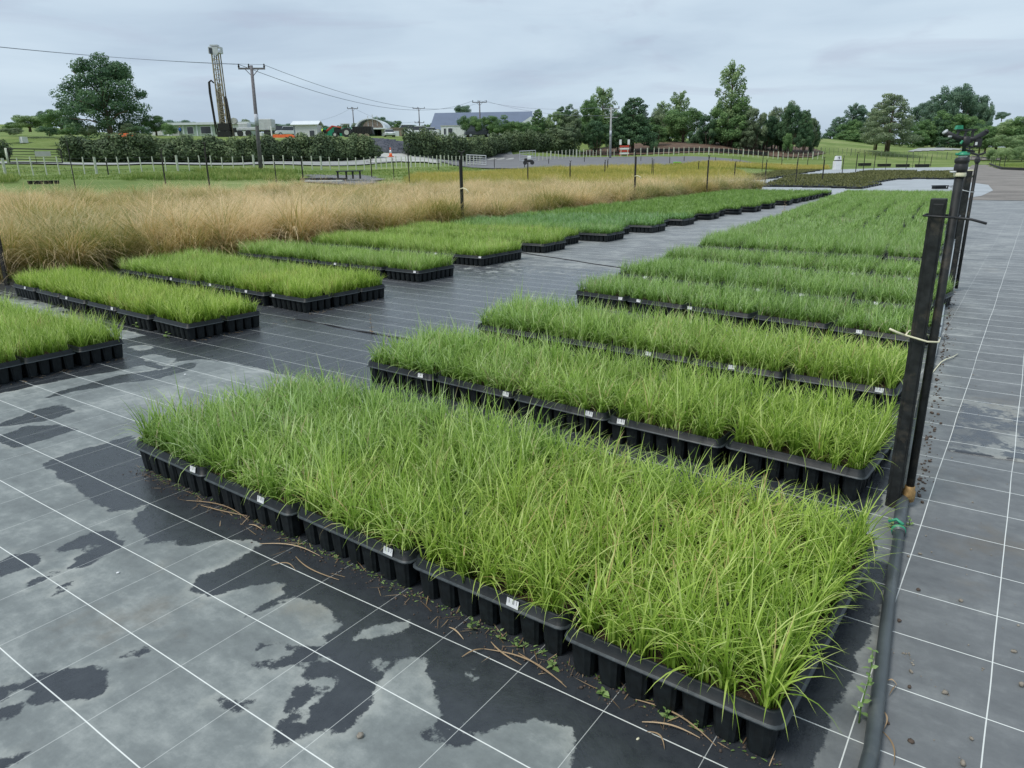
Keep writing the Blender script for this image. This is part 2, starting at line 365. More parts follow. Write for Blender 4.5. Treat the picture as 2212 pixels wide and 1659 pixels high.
def drape(name,poly,zoff,mat,step=1.0,kind='structure',flat=False):
    if flat:
        me=bpy.data.meshes.new(name); me.from_pydata([(p[0],p[1],zoff) for p in poly],[],[tuple(range(len(poly)))]); me.materials.append(mat); me.update()
        if me.polygons[0].normal.z<0: me.flip_normals()
        return mk(name,me,kind=kind)
    P=np.array([p[:2] for p in poly],float); x0,y0=P.min(0)-step;x1,y1=P.max(0)+step
    nx=int((x1-x0)/step)+2;ny=int((y1-y0)/step)+2
    me=grid_mesh(name,x0,x1,nx,y0,y1,ny,zoff,mat,inpoly(poly),zf=(lambda X,Y:np.zeros_like(X)) if flat else None)
    return mk(name,me,kind=kind)
def strip_drape(name,A,B,n,zoff,mat,sub=6):
    """ribbon between two polylines, draped on the terrain"""
    A=[np.array(p[:2]) for p in A];B=[np.array(p[:2]) for p in B]
    def res(L,n):
        d=np.concatenate([[0],np.cumsum([np.linalg.norm(L[i+1]-L[i]) for i in range(len(L)-1)])]); t=np.linspace(0,d[-1],n)
        return np.stack([np.interp(t,d,[p[k] for p in L]) for k in (0,1)],1)
    a=res(A,n);b_=res(B,n);V=[];Q=[]
    for i in range(n):
        for j in range(sub+1):
            p=a[i]*(1-j/sub)+b_[i]*j/sub; V.append((p[0],p[1],G(p[0],p[1])+zoff))
    for i in range(n-1):
        for j in range(sub):
            k=i*(sub+1)+j; Q.append((k,k+1,k+sub+2,k+sub+1))
    return mk(name,mesh_np(name,V,Q,None,[mat],smooth=True),kind='structure')
def gravelmat(name,c,sc=14,var=.4,rough=.85):
    b=NB(name); p=b.pos(); n=b.noise(p,sc,5,.75); g=b.noise(p,.5,5,.6)
    col=b.ramp(b.math('ADD',b.math('MULTIPLY',n,.5),b.math('MULTIPLY',g,.5)),[(.35,tuple(k*(1-var) for k in c)),(.65,tuple(min(1,k*(1+var)) for k in c))])
    b.bsdf(col,rough,.3,0,bump=n,bd=.02,bs=.8); return b.m
M['asphalt']=gravelmat('grey_gravel_yard',(.17,.17,.175),6,.2)
M['road']=gravelmat('pale_road',(.34,.35,.33),4,.15)
M['gravel']=gravelmat('brown_gravel',(.22,.20,.18),16,.4)
M['bank']=gravelmat('bark_mulch',(.13,.085,.06),5,.5)
M['dirt']=gravelmat('dark_dirt',(.10,.09,.075),8,.5)
M['bluegrey']=gravelmat('wet_mat_far',(.36,.38,.39),.8,.22,.4)
# road past the hedge
strip_drape('road',[pf(x,f) for x,f in ((-500,62),(0,70),(300,73.5),(550,80),(800,90),(1000,108),(1120,118))],
                   [pf(x,f) for x,f in ((-500,67),(0,75),(300,79),(550,86),(800,97),(1000,118),(1110,128))],160,.05,M['road'])
drape('gravel_yard',[pf(x,f) for x,f in ((960,105),(1050,88),(1160,80),(1300,76),(1500,85),(1640,92),(1660,108),(1600,122),(1500,127),(1300,128),(1180,121),(1060,124))],.06,M['asphalt'],1.2)
drape('driveway',[pf(x,f) for x,f in ((800,92),(960,100),(930,112),(905,108),(830,104))],.09,M['conc'],.8)
drape('bark_bank',[pf(x,f) for x,f in ((1255,137),(1340,136),(1500,138),(1620,140),(1760,141),(1790,150),(1760,164),(1700,168),(1600,166),(1520,162),(1400,158),(1290,150))],.08,M['bank'],1.2)
drape('dirt_track',[pf(x,f) for x,f in ((1965,165),(2050,172),(2110,180),(2060,190),(1990,180))],.08,M['road'],1.2)
drape('dry_grass_patch',[pf(x,f) for x,f in ((2095,140),(2160,138),(2175,150),(2110,155))],.1,M['gravel'],1.2)

# ------------------------------------------------------------------ weed mat
def crop(ox,oy,k): return lambda x,y:(ox+x*k,oy+y*k)
c8=crop(0,1083,.3472); c9=crop(713.2,1083,.3472); c5=crop(0,493.8,.3472)
WET=[(c8,[(820,120),(900,30),(1150,-60),(1700,-60),(1700,220),(1500,230),(1440,240),(1300,260),(1060,275),(1100,240),(920,260),(900,200)]),
 (c8,[(650,20),(700,-80),(950,-120),(1000,-40),(850,60),(690,75)]),
 (c8,[(1180,560),(1230,480),(1400,400),(1560,310),(1640,260),(2000,350),(2230,450),(2230,760),(2120,740),(2080,700),(2000,640),(1900,600),(1850,570),(1700,650),(1520,720),(1600,650),(1760,590),(1830,480),(1620,520),(1440,565),(1300,590)]),
 (c8,[(330,310),(420,240),(600,185),(730,180),(700,220),(520,290),(380,320)]),
 (c8,[(420,420),(480,350),(600,290),(740,240),(760,290),(650,350),(520,410)]),
 (c8,[(-80,400),(100,310),(240,330),(260,370),(130,430),(-80,490)]),
 (c8,[(150,550),(190,490),(320,440),(330,470),(230,520)]),
 (c8,[(310,600),(340,560),(460,490),(450,520),(370,580)]),
 (c8,[(-80,1190),(150,1120),(170,1070),(440,1040),(560,1015),(650,1040),(660,1100),(620,1180),(510,1260),(480,1210),(360,1240),(260,1240),(220,1190),(140,1160),(60,1200),(-80,1310)]),
 (c8,[(-80,1320),(140,1230),(120,1280),(60,1350),(-80,1360)]),
 (c8,[(-80,1659),(-80,1600),(60,1600),(200,1540),(210,1570),(120,1620),(40,1690)]),
 (c8,[(745,980),(800,930),(980,865),(950,920),(830,985)]),
 (c8,[(1300,1255),(1340,1225),(1560,1235),(1590,1270),(1500,1310),(1440,1290)]),
 (c8,[(1540,1040),(1570,960),(1620,890),(1800,870),(1830,920),(2000,880),(2080,850),(2230,790),(2230,900),(2000,960),(1930,1000),(1760,1030),(1640,1070)]),
 (c8,[(1980,980),(1900,1060),(1820,1200),(1760,1300),(1740,1400),(1680,1520),(1720,1530),(1800,1470),(1900,1420),(2000,1380),(2230,1340),(2230,1000)]),
 (c9,[(-20,520),(0,360),(600,560),(1400,1000),(2300,1300),(2500,1500),(2600,1800),(-20,1800)]),
 (c5,[(-60,1235),(60,1190),(250,1120),(380,1090),(450,1110),(460,1140),(260,1200),(100,1220)]),
 (c5,[(-60,1320),(150,1230),(370,1220),(490,1250),(350,1290),(200,1340),(100,1360)]),
 (c5,[(220,1080),(380,1010),(560,960),(800,900),(1000,880),(1230,820),(1200,870),(1000,930),(700,970),(400,1030)]),
 (c5,[(-100,1050),(300,960),(800,870),(900,850),(1000,880),(1100,830),(1220,810),(1440,830),(1640,880),(2000,960),(2500,1000),(2500,640),(1640,560),(1000,650),(700,700),(300,850),(-100,900)]),
 (c5,[(240,1480),(350,1430),(520,1370),(800,1290),(860,1330),(900,1400),(1200,1500),(1500,1700),(600,1720),(480,1620),(360,1560),(330,1510)])]
DRY=[(c9,[(300,1110),(350,1050),(420,980),(500,955),(580,990),(600,1050),(640,1120),(700,1300),(730,1330),(640,1390),(600,1440),(700,1480),(760,1540),(830,1530),(990,1440),(1100,1400),(1230,1390),(1500,1410),(1530,1480),(1510,1600),(1400,1800),(-60,1800),(-60,1480),(150,1420),(280,1200)]),
 (c9,[(750,1330),(890,1290),(870,1330),(800,1385)]),(c9,[(640,1425),(780,1405),(930,1430),(900,1460),(700,1475)]),
 (c9,[(230,980),(320,975),(325,1030),(250,1045)]),(c9,[(100,870),(160,810),(330,760),(520,735),(470,800),(200,865)]),
 (c9,[(-60,740),(40,740),(60,790),(-60,900)]),(c9,[(1530,1700),(1600,1560),(1660,1540),(1640,1600),(1600,1700)]),
 (c9,[(-60,1090),(80,1090),(60,1140),(-20,1180),(-60,1200)]),(c9,[(820,1060),(900,1050),(930,1080),(870,1130)]),
 (c8,[(1840,1380),(1880,1250),(1900,1130),(1980,1140),(1960,1200),(2120,1085),(2140,1110),(2010,1240),(2000,1290),(1900,1400)]),
 (c8,[(1580,1030),(1600,970),(1680,910),(1800,920),(1820,945),(1700,960)]),
 (c5,[(860,800),(960,780),(1100,810),(1070,840),(1020,860),(940,830)]),(c5,[(790,740),(880,720),(960,730),(930,750),(800,775)]),
 (c10:=crop(1444,1083,.3472),[(-20,1320),(100,1290),(300,1350),(260,1420),(60,1400)]),
 (c10,[(820,1200),(900,1230),(1100,1330),(1060,1420),(980,1540),(880,1520),(960,1400),(860,1330),(790,1300)]),
 (c10,[(920,830),(1000,830),(1080,880),(1060,900),(960,900)])]
FOOT=[((-3.87,1.81),(-.33,1.70),1.2,.10),((-4.0,3.69),(-.45,3.50),.82,.3),((-9.95,1.83),(-6.35,1.85),1.3,.05),((-10.95,3.95),(-6.40,3.71),.85,.1),((-4.08,5.13),(-.53,4.98),.8,.2)]
def world_poly(cf,pts): return np.array([gp(*cf(*p))[:2] for p in pts])
def sdist(P,X,Y):
    d=np.full(X.shape,1e9); n=len(P)
    for i in range(n):
        a=P[i];b=P[(i+1)%n];ab=b-a; t=np.clip(((X-a[0])*ab[0]+(Y-a[1])*ab[1])/max(ab@ab,1e-9),0,1)
        d=np.minimum(d,np.hypot(X-a[0]-t*ab[0],Y-a[1]-t*ab[1]))
    return np.where(inpoly(P)(X,Y),d,-d)
def basewet(X,Y):
    a=-.030+.022*np.sin(X*.9+1)*np.sin(Y*.45); g=np.clip((Y-3.2)/.8,0,1)*np.clip((12-Y)/3,0,1)*(X<-.8)
    return np.where(X>-.25,np.minimum(a-.045,-.05)+.03*g,a+.055*g)
def wet_attr(X,Y):
    s=basewet(X,Y)
    S,F=toSF(X,Y)
    near=(X<-.2)&(X>-7.5)&(Y<5.2)
    s=np.where(near&(Y<4.4),-.2,s)
    for c,p in WET: s=np.maximum(s,np.clip(sdist(world_poly(c,p),X,Y),-.2,.2)*np.where(near,1,1))
    for c,p in DRY: s=np.minimum(s,-np.clip(sdist(world_poly(c,p),X,Y),-.2,.2))
    for (fl,fr,dep,mg) in FOOT:
        fl=np.array(fl);fr=np.array(fr);u=(fr-fl)/np.linalg.norm(fr-fl);nn=np.array([-u[1],u[0]])
        P=np.array([fl-u*.07-nn*mg,fr+u*.06-nn*mg,fr+u*.06+nn*(dep+.12),fl-u*.07+nn*(dep+.12)]); s=np.maximum(s,np.clip(sdist(P,X,Y),-.2,.2))
    return {'wet':s.ravel()}
def matmat():
    b=NB('woven_weed_mat'); p=b.pos(); sx=b.n('ShaderNodeSeparateXYZ'); b.l(p,sx.inputs[0]); x,y=sx.outputs[0],sx.outputs[1]
    wob=b.math('MULTIPLY',b.math('SUBTRACT',b.noise(p,.9,2,.5),.5),.018)
    fx=b.math('PINGPONG',b.math('ADD',b.math('ADD',x,3.378+.318*40),wob),.159); fy=b.math('PINGPONG',b.math('ADD',b.math('ADD',y,-.708+.3045*40),wob),.15225)
    # woven guide threads: strong across the beds, thin along them; both strong right of the pipe
    right=b.math('GREATER_THAN',x,-.26)
    wx=b.math('ADD',.0011,b.math('MULTIPLY',right,.0007))
    lx=b.math('SUBTRACT',1,b.ss(b.math('DIVIDE',fx,wx),.7,1.3)); ly=b.math('SUBTRACT',1,b.ss(b.math('DIVIDE',fy,b.math('ADD',.0019,b.math('MULTIPLY',b.ss(y,3,9),.0012))),.7,1.3))
    far=b.ss(y,9,30)
    fade=b.math('SUBTRACT',1,b.math('MULTIPLY',far,.65)); worn=b.ss(b.noise(p,1.3,4,.7),.25,.45)
    lx=b.math('MULTIPLY',lx,b.math('ADD',.55,b.math('MULTIPLY',right,.35)))
    line=b.math('MULTIPLY',b.math('MULTIPLY',b.math('MAXIMUM',lx,ly),fade),b.math('ADD',.35,b.math('MULTIPLY',worn,.55)))
    m1=b.noise(p,1.7,7,.62,.4); m2=b.noise(b.map(p,(1,3.2,1),(0,0,.6)),2.4,6,.65); m3=b.noise(p,14,6,.7)
    mm=b.math('ADD',b.math('ADD',b.math('MULTIPLY',m1,.4),b.math('MULTIPLY',m2,.32)),b.math('MULTIPLY',m3,.28))
    dry=b.ramp(mm,[(.36,(.115,.128,.128)),(.5,(.19,.21,.205)),(.62,(.32,.34,.325))])
    tan=b.ss(b.noise(p,1.1,5,.6),.6,.74); dry=b.mix(b.math('MULTIPLY',tan,.45),dry,(.30,.27,.20))
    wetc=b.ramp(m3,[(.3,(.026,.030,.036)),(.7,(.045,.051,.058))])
    rightdry=b.ramp(mm,[(.36,(.10,.106,.11)),(.5,(.145,.153,.156)),(.62,(.205,.215,.215))])
    rr=b.ss(x,-.6,-.1); farr=b.ss(y,3.5,8); dry=b.mix(b.math('MAXIMUM',rr,b.math('MULTIPLY',farr,.8)),dry,rightdry)
    e=b.math('ADD',b.attr('wet'),b.math('MULTIPLY',b.math('SUBTRACT',b.noise(p,5.5,6,.72),.5),.16)); wet=b.ss(e,-.006,.006)
    ring=b.math('MULTIPLY',b.ss(e,-.05,-.006),b.ss(m1,.42,.6)); dry=b.mix(b.math('MULTIPLY',ring,.42),dry,(.42,.43,.39))
    stain=b.ss(b.noise(b.map(p,(1,1,1),(0,0,0),(7,3,0)),.8,6,.7),.58,.72); dry=b.mix(b.math('MULTIPLY',stain,.5),dry,(.15,.125,.09))
    col=b.mix(wet,dry,wetc); col=b.mix(b.math('MULTIPLY',b.ss(y,5,20),.8),col,b.ramp(mm,[(.36,(.14,.15,.155)),(.5,(.23,.24,.245)),(.62,(.36,.37,.365))]))  # far mat paler with y: grazing sky reflection painted into the colour
    col=b.mix(b.math('MULTIPLY',b.math('MULTIPLY',wet,b.ss(y,3.2,7)),.5),col,(.12,.127,.14))  # bluish sky sheen on the wet parts further off, mixed into their colour
    weave=b.n('ShaderNodeTexWave',wave_type='BANDS'); b.l(p,weave.inputs[0]); weave.inputs['Scale'].default_value=140
    col=b.mix(line,col,(.80,.82,.78))
    rough=b.math('ADD',b.math('MULTIPLY',wet,-.33),b.math('ADD',.56,b.math('MULTIPLY',m3,.1)))
    b.bsdf(col,rough,.5,0,bump=b.math('ADD',b.math('MULTIPLY',m1,3.0),b.math('ADD',b.math('MULTIPLY',m3,.25),b.math('MULTIPLY',weave.outputs[0],.03))),bd=.012,bs=.35); return b.m
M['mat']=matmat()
flat=lambda X,Y: np.zeros_like(X)
FA=lambda X,Y:{'wet':basewet(X,Y).ravel()}
def flatwav(X,Y): return .004*np.sin(X*1.3+Y*.7)*np.sin(Y*1.1-X*.4)
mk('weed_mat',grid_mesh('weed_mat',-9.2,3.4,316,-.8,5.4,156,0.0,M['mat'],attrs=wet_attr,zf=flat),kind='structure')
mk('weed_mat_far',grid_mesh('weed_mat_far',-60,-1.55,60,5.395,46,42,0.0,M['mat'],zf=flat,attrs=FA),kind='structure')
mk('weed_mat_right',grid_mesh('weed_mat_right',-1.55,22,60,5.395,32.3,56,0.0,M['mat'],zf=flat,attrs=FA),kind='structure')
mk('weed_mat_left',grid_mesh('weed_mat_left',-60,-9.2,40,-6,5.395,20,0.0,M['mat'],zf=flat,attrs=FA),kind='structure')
# overlapping upper sheet on the right with a lifted hem
def hemmesh():
    V=[];Q=[];n=90; rows=[(4.515,.001),(4.522,.011),(4.56,.006),(4.9,.0045),(5.6,.0045)]
    for i in range(n+1):
        x=-.19+9*i/n
        for dy,z in rows:
            V.append((x,dy+.012*math.sin(x*3)+.01*math.sin(x*9.1),z*(1+.35*math.sin(x*7)) if dy<4.6 else z))
    k=len(rows)
    for i in range(n):
        for j in range(k-1): Q.append((i*k+j,(i+1)*k+j,(i+1)*k+j+1,i*k+j+1))
    return mesh_np('mat_overlap',V,Q,None,[M['mat']],smooth=True)
mk('weed_mat_overlap',hemmesh(),kind='structure')
# crease across the aisle
mb=MB(); A=gp(640,690);B=gp(880,735); 
pts=[(A[0]+(B[0]-A[0])*t+.02*math.sin(t*14),A[1]+(B[1]-A[1])*t+.012*math.sin(t*9),.004+.004*math.sin(t*21)) for t in np.linspace(0,1,40)]
mb.tube(pts,.007,6); A=gp(1090,541);B=gp(1345,580)
pts=[(A[0]+(B[0]-A[0])*t+.03*math.sin(t*14),A[1]+(B[1]-A[1])*t,.004) for t in np.linspace(0,1,40)]
mb.tube(pts,.010,6)
tag(mb.build('mat_crease',M['black'],smooth=True),kind='structure')
# far ground cloth, gravel and pale path
drape('far_ground_cloth',[(-1.9,32.2),(-60,46),(-46,95),(-30,112),(-5,118),(8,100),(-4,46)],.004,M['bluegrey'],1.5,flat=True)
drape('gravel_track',[gp(2075,432),(25,32.6),(25,98),gp(2166,363),gp(2150,352),gp(2100,356),gp(2086,372)],.012,M['gravel'],.9,flat=True)
drape('pale_mat_strip',[gp(2076,430),gp(2078,392),gp(2135,400),gp(2145,412),gp(2120,424)],.018,M['bluegrey'],.25,flat=True)

# ------------------------------------------------------------------ blade generator
def blades(P,L,azm,lean,curl,wd,segs,tone,twist=None,droopz=None):
    n=len(P); s=np.linspace(0,1,segs+1)
    th=lean[:,None]+curl[:,None]*s[None,:]
    ds=(L/segs)[:,None]
    h=np.concatenate([np.zeros((n,1)),np.cumsum(np.sin(th[:,:-1])*ds,1)],1); z=np.concatenate([np.zeros((n,1)),np.cumsum(np.cos(th[:,:-1])*ds,1)],1)
    ca,sa=np.cos(azm)[:,None],np.sin(azm)[:,None]
    cx=P[:,0:1]+h*ca; cy=P[:,1:2]+h*sa; cz=P[:,2:3]+z
    tw=(np.zeros(n) if twist is None else twist)[:,None]
    wx,wy=-np.sin(azm[:,None]+tw),np.cos(azm[:,None]+tw)
    prof=(1-s**1.8)*.5; prof[0]=.35; W_=wd[:,None]*prof[None,:]
    Vl=np.stack([cx-wx*W_,cy-wy*W_,cz],2)[:,:-1]; Vr=np.stack([cx+wx*W_,cy+wy*W_,cz],2)[:,:-1]
    tip=np.stack([cx[:,-1],cy[:,-1],cz[:,-1]],1)[:,None]
    V=np.concatenate([Vl,Vr,tip],1); k=2*segs+1
    base=(np.arange(n)*k)[:,None]; Q=[];
    for i in range(segs-1): Q.append(np.concatenate([base+i,base+segs+i,base+segs+i+1,base+i+1],1))
    Q=np.concatenate(Q) if Q else np.zeros((0,4),int)
    T=np.concatenate([base+segs-1,base+2*segs-1,base+2*segs],1)
    tn=np.repeat(tone[:,None],k,1); ss=np.concatenate([s[:-1],s[:-1],[1]])[None,:].repeat(n,0)
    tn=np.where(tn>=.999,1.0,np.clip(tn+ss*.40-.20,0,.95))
    return V.reshape(-1,3),Q,T,tn.ravel(),ss.ravel()
def merge(parts):
    V=[];Q=[];T=[];a=[];s=[];o=0
    for v,q,t,tn,ss in parts: V.append(v);Q.append(q+o);T.append(t+o);a.append(tn);s.append(ss);o+=len(v)
    return np.concatenate(V),np.concatenate(Q),np.concatenate(T),np.concatenate(a),np.concatenate(s)

# ------------------------------------------------------------------ grass trays
TL,TD=.712,.405
NXP,NYP=7,4; PXP,PYP=.0955,.0945
def rrect(hx,hy,r,z,k=3):
    pts=[]
    for cx,cy,a0 in ((hx-r,hy-r,0),(-hx+r,hy-r,90),(-hx+r,-hy+r,180),(hx-r,-hy+r,270)):
        for i in range(k+1):
            t=math.radians(a0+90*i/k); pts.append((cx+r*math.cos(t),cy+r*math.sin(t),z))
    return pts
def tray_mesh():
    prof=[(-.016,.145),(-.010,.168),(-.002,.170),(.002,.166),(.009,.134),(.017,.131),(.018,.127),(.010,.126),(-.012,.128)]
    mb=MB(); rings=[rrect(TL/2-.02+o,TD/2-.02+o,.028+max(o,-.01)*.6,z) for o,z in prof]; n=len(rings[0]); vs=[p for r in rings for p in r]
    fs=[];
    mb.add(vs,[(i*n+k,(i+1)*n+k,(i+1)*n+(k+1)%n,i*n+(k+1)%n) for i in range(len(rings)-1) for k in range(n)])
    for i in (4,5):
        for k in range(n): mb.m[i*n+k]=1
    return mb.mesh('grass_tray',[M['plastic'],M['lip']],smooth=True)
def pot_mesh():
    mb=MB(); n=20; vs=[]
    for z,hw in ((.135,.0425),(.126,.0415),(.03,.0345),(.004,.0315)):
        for k in range(n):
            t=2*math.pi*(k+.5)/n; c,s=math.cos(t),math.sin(t); e=.55
            rr=hw*(1+(.07 if k%2 else 0)); vs.append((rr*math.copysign(abs(c)**e,c),rr*math.copysign(abs(s)**e,s),z))
    fs=[(i*n+k,(i+1)*n+k,(i+1)*n+(k+1)%n,i*n+(k+1)%n) for i in range(3) for k in range(n)]; fs.append(tuple(3*n+k for k in range(n)))
    mb.add(vs,fs); return mb.mesh('pot',M['pot'])
def soil_mesh():
    nx,ny=36,22; X,Y=np.meshgrid(np.linspace(-TL/2+.03,TL/2-.03,nx),np.linspace(-TD/2+.03,TD/2-.03,ny)); Z=.150+rng.normal(0,.0035,X.shape)
    i=np.arange(nx*ny).reshape(ny,nx); Q=np.stack([i[:-1,:-1].ravel(),i[:-1,1:].ravel(),i[1:,1:].ravel(),i[1:,:-1].ravel()],1)
    return mesh_np('soil',np.stack([X.ravel(),Y.ravel(),Z.ravel()],1),Q,None,[M['soil']])
def inner_pots(skip_front,skip_right,pm):
    V=[];Q=[];o=0; pv=[v.co[:] for v in pm.vertices]
    mb=MB()
    for i in range(NXP):
        for j in range(NYP):
            if (j==0 and skip_front) or (i==NXP-1 and skip_right): continue
            x=(i-(NXP-1)/2)*PXP;y=(j-(NYP-1)/2)*PYP
            mb.box((x,y,.069),(.076,.076,.128))
    return mb.mesh('pot_block',M['pot'])
TM=tray_mesh(); PM=pot_mesh(); SM=soil_mesh(); IP={(a,b):inner_pots(a,b,PM) for a in (0,1) for b in (0,1)}
def grass_mesh(seed,per,hlo,hhi,wd,segs,lean=.26,curl=1.75,clump=.014):
    r=np.random.default_rng(seed); n=NXP*NYP*per
    ii=np.repeat(np.arange(NXP*NYP),per); cx=(ii%NXP-(NXP-1)/2)*PXP; cy=(ii//NXP-(NYP-1)/2)*PYP
    jit=r.normal(0,.008,(NXP*NYP,2)); ph=r.uniform(.84,1.14,NXP*NYP)*np.where(r.random(NXP*NYP)<.05,.75,1); pt=r.normal(0,.09,NXP*NYP)
    P=np.stack([cx+jit[ii,0]+r.normal(0,clump,n),cy+jit[ii,1]+r.normal(0,clump,n),np.full(n,.148)],1)
    a=r.uniform(0,2*np.pi,n); L=r.uniform(hlo,hhi,n)*ph[ii]*np.where(r.random(n)<.06,1.25,1)
    le=np.abs(r.normal(0,lean,n)); cu=np.abs(r.normal(curl*.75,curl*.5,n))
    wv=wd*r.uniform(.65,1.25,n); tone=np.clip(r.normal(.45,.25,n)+pt[ii],0,1)
    tone=np.where(r.random(n)<.009,1.0,tone)
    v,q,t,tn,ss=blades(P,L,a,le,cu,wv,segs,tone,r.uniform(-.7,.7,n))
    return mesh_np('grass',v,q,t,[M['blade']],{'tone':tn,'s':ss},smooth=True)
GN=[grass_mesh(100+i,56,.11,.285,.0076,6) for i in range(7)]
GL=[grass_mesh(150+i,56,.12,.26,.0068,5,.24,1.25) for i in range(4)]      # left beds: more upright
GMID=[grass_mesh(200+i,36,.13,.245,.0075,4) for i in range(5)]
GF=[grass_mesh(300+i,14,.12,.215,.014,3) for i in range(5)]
ORD=['first','second','third','fourth','fifth','sixth','seventh','eighth','ninth','tenth','eleventh','twelfth','thirteenth','fourteenth','fifteenth','sixteenth','seventeenth']
STK=mesh_np('label_sticker',[(-.024,0,-.0145),(.024,0,-.0145),(.024,0,.0145),(-.024,0,.0145)],[(0,1,2,3)],None,[M['sticker']])
def sticker_mesh():
    mb=MB(); mb.box((0,0,0),(.050,.0012,.029)); return mb.mesh('label_sticker',M['sticker'])
STK=sticker_mesh()
def rot2(x,y,a): return x*math.cos(a)-y*math.sin(a),x*math.sin(a)+y*math.cos(a)
ntray=0
def put_tray(cx,cy,rz,gm,tint,label,group,pots,stick=None,soil_=True,right=False):
    """pots: list of sides to build one by one"""
    global ntray; ntray+=1
    t=bpy.data.objects.new('grass_tray',TM); COL.objects.link(t); t.location=(cx,cy,0); t.rotation_euler=(0,0,rz)
    tag(t,label,'plant tray',group)
    g=bpy.data.objects.new('grass',gm); g['kind']='stuff'; COL.objects.link(g); g.parent=t; g.color=tint+(1,)
    fl=random.random()<.5; hs=random.uniform(.90,1.10); g.scale=(1,1,hs); g.location=(0,0,.148*(1-hs))
    g.rotation_euler=(0,0,math.pi if fl else 0)
    if soil_:
        s=bpy.data.objects.new('soil',SM); COL.objects.link(s); s.parent=t
    f=1 if 'f' in pots else 0; r=1 if 'r' in pots else 0
    ip=bpy.data.objects.new('pot_block',IP[(f,r)]); ip['kind']='stuff'; COL.objects.link(ip); ip.parent=t
    for i in range(NXP):
        for j in range(NYP):
            if (j==0 and f) or (i==NXP-1 and r):
                p=bpy.data.objects.new('pot',PM); COL.objects.link(p); p.parent=t
                p.location=((i-(NXP-1)/2)*PXP,(j-(NYP-1)/2)*PYP,0); p.rotation_euler=(0,0,random.choice((0,1,2,3))*math.pi/2)
    for sx in (stick or []):
        s=bpy.data.objects.new('label_sticker',STK); COL.objects.link(s); s.parent=t
        s.location=(sx,-TD/2+.0135-.0045,.152); s.rotation_euler=(math.radians(-13),random.uniform(-.05,.05),random.uniform(-.03,.03))
    return t
def bed(name_side,ordw,fl,fr,cols,rows,gms,tintf,pots_front=True,pots_right=True,stickers=(),depth=.41,zig=0,group=''):
    """fl, fr: front left and right corner of the bed; stickers: (col, local x)"""
    fl=np.array(fl);fr=np.array(fr); d=fr-fl; L=np.linalg.norm(d); a=math.atan2(d[1],d[0]); u=d/L; nrm=np.array([-u[1],u[0]]); pitch=L/cols
    for r in range(rows):
        off=random.uniform(-zig,zig)
        for c in range(cols):
            p=fl+u*(pitch*(c+.5)+off)+nrm*(depth*(r+.5)+random.uniform(-.008,.008)+(random.uniform(-.02,.02) if r==0 else 0))
            if name_side=='right': rowt='front row' if r==0 else ('back row' if r==rows-1 else ('middle row' if rows==3 else ORD[r]+' row'))
            else: rowt='front row' if r==0 else ('back row' if r==rows-1 else ('middle row' if rows==3 else ORD[r]+' row'))
            post=(['leftmost']+[ORD[k] for k in range(1,cols-1)]+['rightmost'])[c]
            ct=post+' from left,' if post in ORD else post
            lab='black grass tray, %s in %s of %s bed %s of the aisle'%(ct.rstrip(','),rowt,ordw,name_side)
            pots=('f' if (r==0 and pots_front) else '')+('r' if (c==cols-1 and pots_right) else '')
            put_tray(p[0],p[1],a+random.uniform(-.012,.012),random.choice(gms),tintf(r,c),lab,'trays of green grass seedlings',pots,
                     [sx for cc,sx in stickers if cc==c] if r==0 else None)
def tint(a,b,f):
    f=min(1,max(0,f)); j=random.uniform(-.05,.05); return tuple(max(.2,a[k]*(1-f)+b[k]*f+j) for k in range(3))
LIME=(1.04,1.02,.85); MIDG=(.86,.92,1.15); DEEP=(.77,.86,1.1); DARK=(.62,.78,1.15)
def sx_(px,py,fl,fr,cols):                        # measured sticker place -> (tray, local x)
    X,Y,_=gp(px,py,.150); fl=np.array(fl);fr=np.array(fr);u=(fr-fl)/np.linalg.norm(fr-fl); t=np.dot(np.array([X,Y])-fl,u); p=np.linalg.norm(fr-fl)/cols
    c=int(min(cols-1,max(0,t//p))); return (c,max(-.3,min(.3,t-p*(c+.5))))
def lst(pxs,fl,fr,cols): return [sx_(x,y,fl,fr,cols) for x,y in pxs]
# right of the aisle
B1=((-3.87,1.81),(-.33,1.70)); B2=((-4.0,3.69),(-.45,3.50)); B3=((-4.08,5.13),(-.53,4.98)); B4=((-4.22,7.17),(-.62,6.64)); B5=((-4.45,8.62),(-.72,8.08)); B6=((-4.6,10.45),(-.85,10.05))
bed('right','nearest',*B1,5,3,GN,lambda r,c:tint(MIDG,LIME,.1+.3*c-.12*r),stickers=lst([(410,1017),(564,1080),(828,1198),(1097,1312)],*B1,5),depth=.40)
bed('right','second',*B2,5,2,GN,lambda r,c:tint(MIDG,LIME,.1+.2*c),stickers=lst([(913,810),(1088,855),(1262,900),(1342,911)],*B2,5))
bed('right','third',*B3,5,2,GN,lambda r,c:tint(MIDG,LIME,.1+.17*c),stickers=lst([(1386,771),(1573,799),(1896,846)],*B3,5))
bed('right','fourth',*B4,5,2,GMID,lambda r,c:tint(MIDG,DEEP,.3),stickers=lst([(1330,650),(1368,653),(1467,668),(1850,720)],*B4,5))
bed('right','fifth',*B5,5,3,GMID,lambda r,c:tint(MIDG,DEEP,.4),stickers=lst([(1378,603),(1622,632),(1722,641),(1888,658)],*B5,5))
bed('right','sixth',*B6,5,2,GMID,lambda r,c:tint(MIDG,DEEP,.4),stickers=lst([(1668,580),(1838,593),(1960,604)],*B6,5),pots_front=False)
